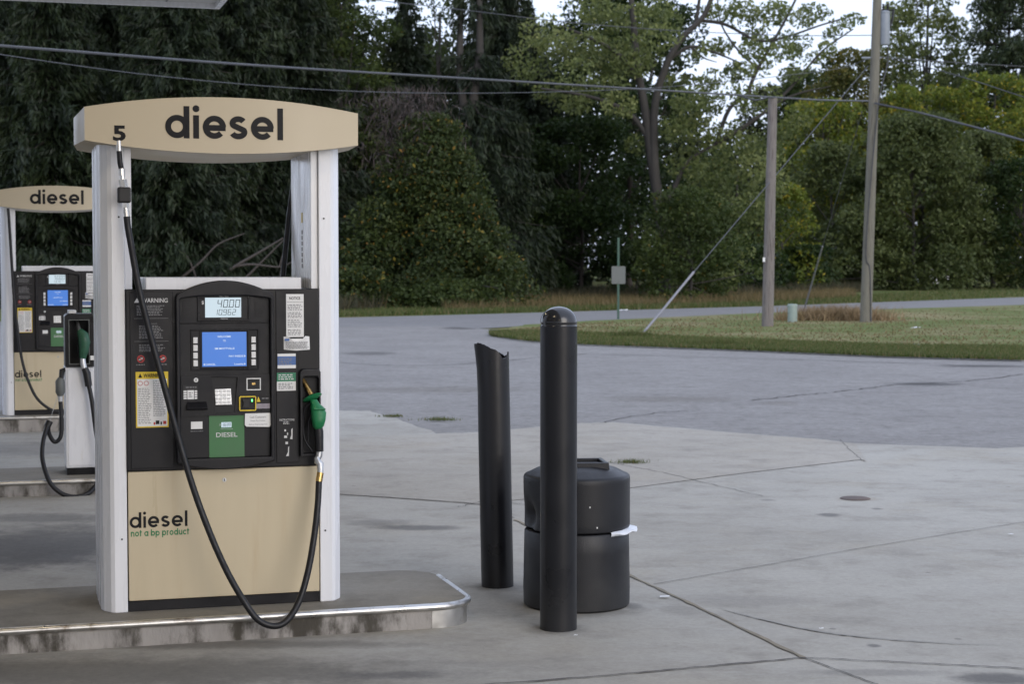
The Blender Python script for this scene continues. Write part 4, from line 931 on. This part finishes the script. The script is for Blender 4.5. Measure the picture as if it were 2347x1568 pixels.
# ------------------------------------------------------------ foliage
def mesh_np(name, V, Fq, tint, m, parent=None):
    me = bpy.data.meshes.new(name); nv, nf = len(V), len(Fq); k_ = Fq.shape[1]
    me.vertices.add(nv); me.vertices.foreach_set('co', V.astype(np.float32).ravel())
    me.loops.add(nf*k_); me.loops.foreach_set('vertex_index', Fq.astype(np.int32).ravel())
    me.polygons.add(nf); me.polygons.foreach_set('loop_start', np.arange(0, nf*k_, k_, dtype=np.int32)); me.polygons.foreach_set('loop_total', np.full(nf, k_, np.int32))
    at_ = me.attributes.new('tint', 'FLOAT', 'FACE'); at_.data.foreach_set('value', tint.astype(np.float32))
    me.update(calc_edges=True); me.materials.append(m)
    o = bpy.data.objects.new(name, me); C.objects.link(o)
    if parent: o.parent = parent
    return o
def unit(a): return a / np.maximum(1e-9, np.linalg.norm(a, axis=1, keepdims=True))
def leaves(P, size, asp=.55, droop=0.3, axis=None, jit=1.0):
    n = len(P); a = rng.normal(size=(n, 3)); a[:, 2] -= droop
    if axis is not None: a = axis + a*jit
    a = unit(a); b = unit(np.cross(a, rng.normal(size=(n, 3)))); s = (size * rng.uniform(.6, 1.4, n))[:, None]
    V = np.stack([P + a*s, P + b*s*asp, P - a*s, P - b*s*asp], 1).reshape(-1, 3)
    return V, np.arange(4*n).reshape(n, 4)
def clump_leaves(cl, dens, size, fleck=.03):       # cl: x,y,z,r per clump ; leaves over the shell of each clump
    Ps = []; Ts = []
    for (x, y, z, r) in cl:
        n = int(dens * r*r / (size*size) * 3.2); d = unit(rng.normal(size=(n, 3)))
        rad = r * (.55 + .5*rng.random(n)**.6); sc = np.array([1.15, 1.0, .75])
        Ps.append(np.array([x, y, z]) + d*rad[:, None]*sc)
        tt = np.clip(rng.normal(.42, .15) + rng.normal(0, .12, n) + .10*d[:, 2], 0, .80)
        fl = rng.random(n) < fleck; tt[fl] = rng.uniform(.86, 1, fl.sum()); Ts.append(tt)
    return np.concatenate(Ps), np.concatenate(Ts)
def trunk_mesh(parent, paths, m, name='trunk'):
    mb = MB()
    for p, r0, r1 in paths: q = spline(p, 4); mb.tube(q, list(np.linspace(r0, r1, len(q))), 8)
    return mb.build(name, m, parent, smooth=60)
def limbs(cl, h, r0, zf=.35, n=14):
    out = [([(0, 0, -.1), (.1, 0, h*.3), (-.05, .1, h*.6), (0, 0, h*.9)], r0, r0*.25)]
    for (x, y, z, r) in random.sample(cl, min(n, len(cl))):
        zb = max(h*.15, z*.62); out.append(([(0, 0, zb), (x*.5, y*.5, zb + (z-zb)*.45), (x, y, z)], r0*.35, .02))
    return out
def broadleaf(px, d, top, hw, kind, label, cat='tree', name='broadleaf_tree', bottom=.25, dens=1.0, size=None, shape='round', trunkm='bark', group='trees behind the road', ncl=None, base=0.0, extra=None):
    x = (px-CX)/4000*d; h = CAM_H + (605-top)/4000*d; w_ = hw/4000*d; size = size or d*.00115
    root = empty(name, (x, d, base), 0, label, cat, group)
    cl = []; n = ncl or int(40 + w_*h*1.6)
    for i in range(n):
        for _ in range(40):
            u_ = random.uniform(bottom, 1)
            if shape == 'cone': rr = w_ * max(.03, 1-u_)**.95 * 1.05
            elif shape == 'dome': rr = w_ * math.sqrt(max(.02, 1-u_**2.2))
            else: rr = w_ * math.sqrt(max(.03, 1 - ((u_-(.5+bottom*.4))/(.56-bottom*.35))**2)) if abs((u_-(.5+bottom*.4))/(.56-bottom*.35)) < 1 else 0
            if rr > 0: break
        a = random.uniform(0, 2*math.pi); q = rr * math.sqrt(random.uniform(.15, 1)); cr = random.uniform(.10, .22)*w_ + .22
        cl.append((q*math.cos(a), q*math.sin(a)*.8, max(cr*.5, min(u_*h, h-cr*.7)), cr))
    cl += extra(h, w_) if extra else []
    P, T = clump_leaves(cl, dens, size, {'mound': .04, 'yellow': .10}.get(kind, .02)); V, Fq = leaves(P, size)
    mesh_np('crown', V, Fq, T, LM[kind], root)
    trunk_mesh(root, limbs(cl, h, max(.08, h*.013)), M[trunkm])
    return root
def spruce_meshes(h, r, dens=1.0, gap=None, droop=1.0, size=.19, kind='spruce'):
    P = []; A = []; T = []; br = []; z = .6
    while z < h*.985:
        f = 1 - z/h; L = r * f**.85 * random.uniform(.85, 1.1); nb_ = 6 if f > .2 else 4; a0 = random.uniform(0, 6.28)
        thin = gap and gap[0] < z < gap[1]
        for i in range(nb_):
            if thin and random.random() < .75: continue
            a = a0 + 6.283*i/nb_ + random.uniform(-.35, .35); l = L*random.uniform(.7, 1.12); ca, sa = math.cos(a), math.sin(a); tone = random.gauss(.42, .17)
            n = int(l*95*dens) + 8; t = rng.random(n)**.7
            lat = rng.normal(0, .13, n) * l * (1.15-t); sag = (-.34*t + .16*t**3)*l*droop
            hang = rng.random(n)**1.6 * (.25 + .16*l) * droop
            px = ca*t*l - sa*lat; py = sa*t*l + ca*lat; pz = z + sag - hang
            P.append(np.stack([px, py, pz], 1)); ax = np.stack([ca*.5 + 0*t, sa*.5 + 0*t, -.95 + .5*(hang < .08)], 1); A.append(ax)
            T.append(np.clip(tone + rng.normal(0, .13, n) + .25*(t-.5), 0, 1))
            br.append([(0, 0, z), (ca*l*.5, sa*l*.5, z - .14*l*droop), (ca*l, sa*l, z - .19*l*droop)])
        z += random.uniform(.30, .48)
    P = np.concatenate(P); A = np.concatenate(A); T = np.concatenate(T)
    V, Fq = leaves(P, size, .20, 0, A, .38)
    return V, Fq, T, br
_sp = []
def spruce(px, d, h, r, label, var=0, gap=None, share=True, base=0, group='trees behind the road', trunks=None, droop=1.0, dens=1.0):
    x = (px-CX)/4000*d
    root = empty('spruce_tree', (x, d, base), random.uniform(0, 6.28) if share else 0, label, 'spruce tree', group)
    if share and var < len(_sp):
        crown, tr_, hh, r0 = _sp[var]
        c1, t1 = crown.copy(), tr_.copy(); s_ = h/hh
        for o in (c1, t1): C.objects.link(o); o.parent = root; o.scale = (r/r0, r/r0, s_)
        return root
    V, Fq, T, br = spruce_meshes(h, r, dens, gap, droop)
    crown = mesh_np('crown', V, Fq, T, LM['spruce'], root)
    paths = [([(0, 0, -.1), (.02, 0, h*.5), (0, 0, h)], h*.013, .02)] if not trunks else [(p, .26, .10) for p in trunks]
    mb = MB()
    for p, a, b_ in paths: mb.tube(p, list(np.linspace(a, b_, len(p))), 9)
    for p in br[::2]: mb.tube(p, [.035, .022, .008], 4)
    tr_ = mb.build('trunk', M['barkd'] if not trunks else M['bark'], root, smooth=60)
    if share: _sp.append((crown, tr_, h, r))
    return root
spruce(-70, 77, 21, 5.2, 'dark drooping spruce at the left edge behind the far pump sign', 0)
spruce(120, 73, 20, 4.8, 'dark drooping spruce directly above the far pump sign', 1)
spruce(255, 79, 22, 5.2, 'dark spruce rising behind the left column of the near pump', 2)
spruce(400, 72, 19, 4.8, 'dark spruce filling the left half of the near pump opening', 0)
spruce(545, 77, 21, 5.0, 'dark spruce above the middle of the near pump sign', 1)
spruce(665, 82, 21, 5.0, 'dark spruce behind the right end of the near pump sign', 2)
for i, (px, d, h) in enumerate([(20, 90, 24), (190, 92, 25), (335, 91, 24), (480, 93, 25), (610, 90, 24), (735, 95, 25)]):
    spruce(px, d, h, 5.6, ['tall spruce in the rear row at the far left', 'tall rear spruce left of the near pump', 'tall rear spruce over the near pump number', 'tall rear spruce above the near sign lettering', 'tall rear spruce above the near sign right half', 'tall rear spruce behind the green broadleaf tree'][i], (i+1) % 3)
broadleaf(785, 86, -60, 125, 'maple', 'mid green broadleaf tree above the right end of the near pump sign', bottom=.42)
gp = 84; gz = lambda py: CAM_H + (605-py)/4000*gp
spruce(1085, 84, 19, 4.9, 'drooping spruce with two bare trunks showing against bright sky gaps', share=False, gap=(gz(215), gz(-60)), droop=1.5,
       trunks=[[(-.25, 0, -.1), (-.3, 0, gz(300)), (-.65, 0, gz(180)), (-.6, 0, gz(0)), (-.6, 0, 19)], [(-.2, .1, gz(320)), (.1, .1, gz(190)), (.32, .1, gz(120)), (.3, 0, gz(0)), (.3, 0, 18)]])
spruce(930, 88, 17, 4.2, 'dark spruce between the green broadleaf tree and the two bare trunks', 0)
spruce(1210, 92, 16, 4.6, 'dark spruce behind the low left limbs of the silver maple', 1)
def mound_extra(h, w_):                  # spreading side boughs and a ragged top
    out = []
    for i in range(90):
        u_ = random.uniform(.04, .95); s_ = random.choice((-1, 1, 1)); r_ = w_*(1-u_)*random.uniform(.85, 1.22) + .15
        a = random.uniform(-.9, .9); out.append((s_*r_*math.cos(a), -abs(r_*math.sin(a)), u_*h, random.uniform(.18, .42)))
    for i in range(26): out.append((random.gauss(w_*.55, .5), random.uniform(-.6, .4), random.uniform(.05, .45)*h, random.uniform(.25, .5)))
    return out
mnd = broadleaf(985, 71, 262, 235, 'mound', 'big conical bush with yellow flecked leaves right of the near pump', 'bush', 'large_bush', bottom=.02, dens=1.0, shape='cone', ncl=170, extra=mound_extra, group='bushes along the treeline')
# bare purple twigs at the bush top
zt = CAM_H + (605-250)/4000*71; n = 2600
P = np.stack([rng.normal(-.9, .85, n), rng.normal(-.1, .7, n), rng.uniform(zt*.66, zt*1.10, n)], 1)
V, Fq = leaves(P, .22, .06, 0, np.array([[0, 0, 1.0]]), .6); mesh_np('bare_twigs', V, Fq, rng.random(n), LM['twig'], mnd)
broadleaf(1010, 99, -40, 75, 'maple', 'thin leafy tree between the green broadleaf tree and the twin bare trunks', bottom=.35, dens=.55)
broadleaf(1330, 90, 270, 150, 'dark', 'dark broadleaf tree in the shade left of the silver maple trunk', bottom=.12, dens=1.2, trunkm='barkd')
broadleaf(1440, 97, -40, 170, 'dark', 'tall dark tree directly behind the silver maple', bottom=.2, trunkm='barkd')
broadleaf(1240, 98, 60, 150, 'dark', 'dark tree behind the twin bare trunks', bottom=.2, trunkm='barkd', dens=.8)

# silver maple, limbs and clumps set out as seen
def silver_maple():
    d = 83; bx = 1522; x0 = (bx-CX)/4000*d
    root = empty('maple_tree', (x0, d, 0), 0, 'large silvery green maple with a pale forked trunk and limbs against the sky', 'maple tree', 'trees behind the road')
    q = lambda px, py, dy=0.0: ((px-bx)/4000*d, dy, CAM_H + (605-py)/4000*d)
    cl = []
    for (px, py, r) in [(1230,110,65),(1290,90,60),(1340,130,70),(1400,110,70),(1380,200,65),(1300,205,50),(1195,150,36),(1440,170,60),(1460,60,70),(1400,30,60),(1250,205,35),(1330,235,40),(1360,20,50),(1510,20,60),
        (1590,300,60),(1660,330,60),(1700,250,55),(1560,380,50),(1640,410,70),(1570,520,75),(1640,560,75),(1480,570,55),(1580,620,60),(1640,230,50),(1720,380,60),(1760,330,55),(1690,480,65),(1530,630,60),(1750,420,50),(1800,300,45),(1840,270,40),(1590,450,50),(1650,640,55),(1500,110,50),(1450,110,50),(1420,260,40),(1530,300,40),(1560,240,45),(1470,330,36),(1600,240,50),(1550,180,36),
        (1660,100,34),(1715,125,40),(1760,145,32),(1815,110,36),(1875,125,26),(1700,30,40),(1640,30,34),(1775,35,42),(1860,35,36),(1935,55,26),(1600,130,24),(1730,80,30),(1680,170,34),(1790,90,26),(1900,85,22),(1620,190,34),(1820,170,30)]:
        for _ in range(4 if px > 1590 and py < 200 else 2):
            a, b_, c_ = q(px + random.uniform(-.3, .3)*r, py + random.uniform(-.3, .3)*r, random.gauss(0, 1.6)); cl.append((a, b_, c_, r/4000*d*random.uniform(.6, .95)))
    P, T = clump_leaves(cl, 1.0, .11); V, Fq = leaves(P, .11, .5, .5); mesh_np('crown', V, Fq, T, LM['silver'], root)
    paths = [([q(1522, 690), q(1518, 560), q(1508, 460), q(1492, 360), (q(1478, 260)), q(1462, 170), q(1450, 60), q(1440, -60)], .33, .11),
             ([q(1508, 470), q(1500, 400, -.1), q(1496, 300, -.1), q(1503, 220, -.1), q(1530, 140, -.2), q(1565, 85, -.2), q(1610, 40, -.2), q(1640, -40, -.2)], .24, .10),
             ([q(1515, 480), q(1545, 430), q(1575, 370), q(1640, 330)], .16, .05), ([q(1492, 330), q(1450, 270), q(1390, 235), q(1310, 215), q(1240, 205)], .15, .04),
             ([q(1470, 200), q(1420, 130), q(1350, 90), q(1280, 60)], .14, .04), ([q(1530, 140), q(1580, 110), q(1640, 125), q(1700, 150)], .10, .03),
             ([q(1600, 50), q(1660, 60), q(1730, 95), q(1790, 90), q(1880, 60), q(1950, 40)], .09, .03),
             ([q(1700, 260), q(1720, 190), q(1750, 130), q(1790, 60), q(1830, -20)], .10, .05), ([q(1640, 330), q(1690, 300), q(1760, 250), q(1820, 190), q(1880, 120), q(1950, 70)], .12, .03),
             ([q(1560, 90), q(1590, 60), q(1600, 0), q(1610, -50)], .10, .06), ([q(1735, 160), q(1690, 120), q(1650, 60), q(1640, 0)], .06, .03), ([q(1770, 240), q(1830, 215), q(1900, 200)], .07, .02), ([q(1580, 110), q(1610, 135), q(1640, 145)], .05, .02),
             ([q(1640, 330), q(1670, 250), q(1720, 210)], .11, .08)]
    trunk_mesh(root, paths, M['bark'])
silver_maple()
# right-hand side
broadleaf(1690, 108, 330, 130, 'maple', 'green leafy tree between the silver maple and the shorter pole', bottom=.03)
broadleaf(1790, 112, 420, 110, 'yellow', 'yellow flecked bush behind the shorter pole', 'bush', 'large_bush', bottom=.03, shape='dome', dens=.8, group='bushes along the treeline')
broadleaf(1955, 138, 118, 120, 'orange', 'rusty brown tree just left of the transformer pole', bottom=.3)
broadleaf(1870, 165, 160, 110, 'maple', 'distant green tree low on the skyline left of the taller pole', bottom=.2, dens=.8)
broadleaf(1780, 168, 195, 100, 'far', 'far grey green tree under the open maple limbs', bottom=.1, dens=.8)
broadleaf(1885, 130, 218, 110, 'yellow', 'bright yellow green tree left of the taller pole', bottom=.1)
broadleaf(2110, 132, 196, 135, 'yellow', 'bright yellow green tree right of the taller pole', bottom=.1)
broadleaf(2120, 152, -60, 95, 'silver', 'tall slender green tree behind the transformer', bottom=.3, dens=1.1, ncl=150)
broadleaf(2060, 156, 10, 60, 'silver', 'narrow green treetop just right of the transformer pole', bottom=.3, dens=.9, ncl=90)
broadleaf(2275, 131, 170, 115, 'yellow', 'yellowing tree below the pine at the right edge', bottom=.1)
broadleaf(2360, 128, 240, 90, 'yellow', 'leafy yellow green tree cut by the right edge', bottom=.1)
broadleaf(2090, 121, 262, 175, 'olive', 'broad rounded olive grey bush right of the taller pole', 'bush', 'large_bush', bottom=.02, shape='dome', group='bushes along the treeline')
broadleaf(1905, 123, 325, 120, 'olive', 'olive grey bush between the two poles', 'bush', 'large_bush', bottom=.02, shape='dome', group='bushes along the treeline')
broadleaf(2235, 125, 300, 130, 'olive', 'olive grey bush near the right edge under the yellow tree', 'bush', 'large_bush', bottom=.02, shape='dome', group='bushes along the treeline')
broadleaf(2345, 122, 360, 95, 'dark', 'dark green bush at the right edge', 'bush', 'large_bush', bottom=.02, group='bushes along the treeline')
broadleaf(1985, 119, 480, 110, 'olive', 'lower olive bush at the foot of the taller pole', 'bush', 'low_bush', bottom=.02, shape='dome', group='bushes along the treeline')
broadleaf(1580, 79, 430, 140, 'maple', 'green bush in front of the silver maple trunk', 'bush', 'low_bush', bottom=.02, shape='dome', group='bushes along the treeline')
broadleaf(1455, 90, 560, 90, 'dark', 'dark low bush behind the road sign', 'bush', 'low_bush', bottom=.02, shape='dome', group='bushes along the treeline')
spruce(1150, 96, 25, 4.6, 'tall dark spruce just right of the twin bare trunks', 2)
broadleaf(1250, 88, 590, 60, 'dark', 'small dark bush at the right foot of the conical bush', 'bush', 'low_bush', bottom=.02, shape='dome', group='bushes along the treeline')
broadleaf(1725, 100, 560, 80, 'dark', 'dark low bush just left of the shorter pole', 'bush', 'low_bush', bottom=.02, shape='dome', group='bushes along the treeline')
broadleaf(1850, 112, 560, 80, 'dark', 'dark low bush behind the pale green pedestal', 'bush', 'low_bush', bottom=.02, shape='dome', group='bushes along the treeline')
broadleaf(1010, 68, 640, 120, 'maple', 'low leafy growth at the foot of the conical bush', 'bush', 'low_bush', bottom=.02, shape='dome', group='bushes along the treeline')
broadleaf(820, 67, 610, 80, 'mound', 'low bush beside the right column of the near pump', 'bush', 'low_bush', bottom=.02, shape='dome', group='bushes along the treeline')
def pine(px, d, top, hw, label):
    x = (px-CX)/4000*d; h = CAM_H + (605-top)/4000*d; w_ = hw/4000*d
    root = empty('pine_tree', (x, d, 0), 0, label, 'pine tree', 'trees behind the road'); cl = []; paths = [([(0, 0, -.1), (0, 0, h*.5), (0, 0, h)], .35, .05)]
    z = h*.34
    while z < h:
        for i in range(9):
            a = random.uniform(0, 6.28); l = w_*random.uniform(.5, 1.05)*(1-.55*(z-h*.42)/(h*.58)); e_ = (l*math.cos(a), l*math.sin(a), z + l*.12)
            paths.append(([(0, 0, z), (e_[0]*.5, e_[1]*.5, z), e_], .08, .02))
            for t in (.5, .75, 1): cl.append((e_[0]*t + random.uniform(-.3, .3), e_[1]*t, e_[2] + random.uniform(0, .4), .7 + .35*random.random()))
        z += random.uniform(.9, 1.4)
    P, T = clump_leaves(cl, .9, .2); V, Fq = leaves(P, .26, .25, -.5); mesh_np('crown', V, Fq, T, LM['pine'], root); trunk_mesh(root, paths, M['barkd'])
pine(2305, 146, -60, 130, 'dark layered pine at the top right corner')
# fallen bare branches seen through the near pump opening
fr_ = empty('bare_branches', tuple(atd(520, 640, 69)), 0, 'bare grey dead branches seen low through the near pump opening', 'dead branches')
fo = np.array(fr_.location); q = lambda a, b, d=69: tuple(atd(a, b, d) - fo)
trunk_mesh(fr_, [([q(470, 655), q(540, 610), q(600, 575), q(650, 545)], .08, .03), ([q(540, 610), q(580, 606), q(640, 612), q(670, 600)], .06, .02), ([q(400, 560), q(430, 590), q(455, 650)], .05, .03), ([q(560, 640), q(600, 600), q(640, 560), q(660, 540)], .05, .015), ([q(400, 650), q(460, 600), q(500, 560), q(560, 535)], .06, .02), ([q(640, 612), q(650, 580), q(640, 640)], .03, .015)], M['twig'], 'branch')
# far wood mass closing the gaps
P = []; T = []
for i in range(230):
    px = random.uniform(-350, 2650); d = random.uniform(172, 190)
    topy = np.interp(px, [-350, 700, 1500, 1600, 1950, 2150, 2650], [-60, 60, 60, 290, 260, 110, 90]); topy += random.uniform(-10, 120)
    h = CAM_H + (605-topy)/4000*d; n = 420; z = rng.random(n)*h
    P.append(np.stack([(px-CX)/4000*d + rng.normal(0, 2.0, n)*(1.1-.6*z/h), d + rng.normal(0, 1.5, n), z], 1)); T.append(np.clip(random.gauss(.45, .2) + rng.normal(0, .15, n), 0, 1))
P = np.concatenate(P); T = np.concatenate(T); V, Fq = leaves(P, .42, .6)
tag(mesh_np('distant_wood', V, Fq, T, LM['far']), kind='stuff')

# grasses
def blades(name, P, hgt, wid, kind, lean=.35):
    n = len(P); a = rng.random(n)*6.283; h = hgt*rng.uniform(.5, 1.3, n) if np.isscalar(hgt) else hgt*rng.uniform(.6, 1.2, n)
    t = np.stack([np.cos(a), np.sin(a), 0*a], 1)*wid/2; ln_ = rng.normal(0, lean, (n, 2))*h[:, None]
    tip = P + np.concatenate([ln_, h[:, None]], 1)
    V = np.stack([P - t, P + t, tip], 1).reshape(-1, 3)
    return mesh_np(name, V, np.arange(3*n).reshape(n, 3), np.clip(rng.normal(.5, .25, n), 0, 1), LM[kind])
def scatter_pix(n, poly, z=0):          # random ground points inside a photo-space quad strip: list of (px, y_top, y_bottom)
    xs = [p[0] for p in poly]; px = rng.uniform(xs[0], xs[-1], n)
    yt = np.interp(px, xs, [p[1] for p in poly]); yb = np.interp(px, xs, [p[2] for p in poly]); py = yt + (yb-yt)*rng.random(n)
    u = -(py-CY); c_, s_ = math.cos(PITCH), math.sin(PITCH); vx = px-CX; vy = F*c_ + u*s_; vz = -F*s_ + u*c_; t = (z-CAM_H)/vz
    return np.stack([vx*t, vy*t, np.full(n, z)], 1)
tag(blades('lawn_grass', scatter_pix(60000, [(1122, 763, 768), (1200, 760, 781), (1342, 764, 790), (1685, 780, 802), (2027, 793, 817), (2347, 797, 826)], .03), .08, .03, 'grass'), kind='stuff')
o_ = blades('lawn_grass', scatter_pix(9000, [(1135, 760, 768), (1342, 741, 785), (1749, 722, 800), (2347, 704, 822)], .045), .055, .04, 'straw', .9); tag(o_, kind='stuff')
tag(blades('tall_grass', scatter_pix(17000, [(1020, 700, 716), (1100, 690, 715), (1342, 682, 708), (1744, 676, 698), (1960, 672, 684)], -.02), .42, .035, 'straw', .35), kind='stuff')
tag(blades('tall_grass', scatter_pix(26000, [(740, 690, 722), (1100, 676, 700), (1342, 668, 692), (1744, 660, 684), (2000, 655, 668)], -.02), .62, .05, 'weeds', .4), kind='stuff')
tag(blades('verge_grass', scatter_pix(22000, [(740, 715, 728), (1342, 704, 713), (1744, 692, 702), (2347, 655, 681)], -.02), .18, .05, 'grass', .4), kind='stuff')
def tuft(name, px, py, rx, n, hgt, wid, kind, label, cat, group=None, z=.012, ry=None):
    c_ = onz(px, py); P = np.stack([rng.normal(0, rx, n), rng.normal(0, ry or rx*.6, n), 0*rng.random(n)], 1)
    o = blades(name, P, hgt, wid, kind, .45); o.location = (c_[0], c_[1], z); return tag(o, label, cat, group)
tuft('straw_clump', 1912, 738, .75, 2600, .42, .035, 'tan', 'tan clump of uncut dry grass between the pedestal and the taller pole', 'dry grass', z=.04, ry=.4)
tuft('grass_tuft', 1450, 777, .25, 900, .16, .02, 'grass', 'green grass clump where the long guy wire meets the lawn', 'grass tuft', 'grass tufts', .04)
tuft('grass_tuft', 1640, 797, .3, 900, .16, .02, 'grass', 'green grass clump on the lawn edge left of the shorter pole', 'grass tuft', 'grass tufts', .03)
tuft('grass_tuft', 1447, 1064, .07, 260, .035, .006, 'grass', 'small weed tuft in the concrete crack behind the bin', 'grass tuft', 'grass tufts')
tuft('grass_tuft', 1007, 966, .10, 260, .04, .008, 'grass', 'weed tuft on the concrete edge left of the broken bollard', 'grass tuft', 'grass tufts')
tuft('grass_tuft', 900, 958, .06, 220, .03, .008, 'grass', 'sparse weeds along the diagonal concrete edge by the near pump', 'grass tuft', 'grass tufts')
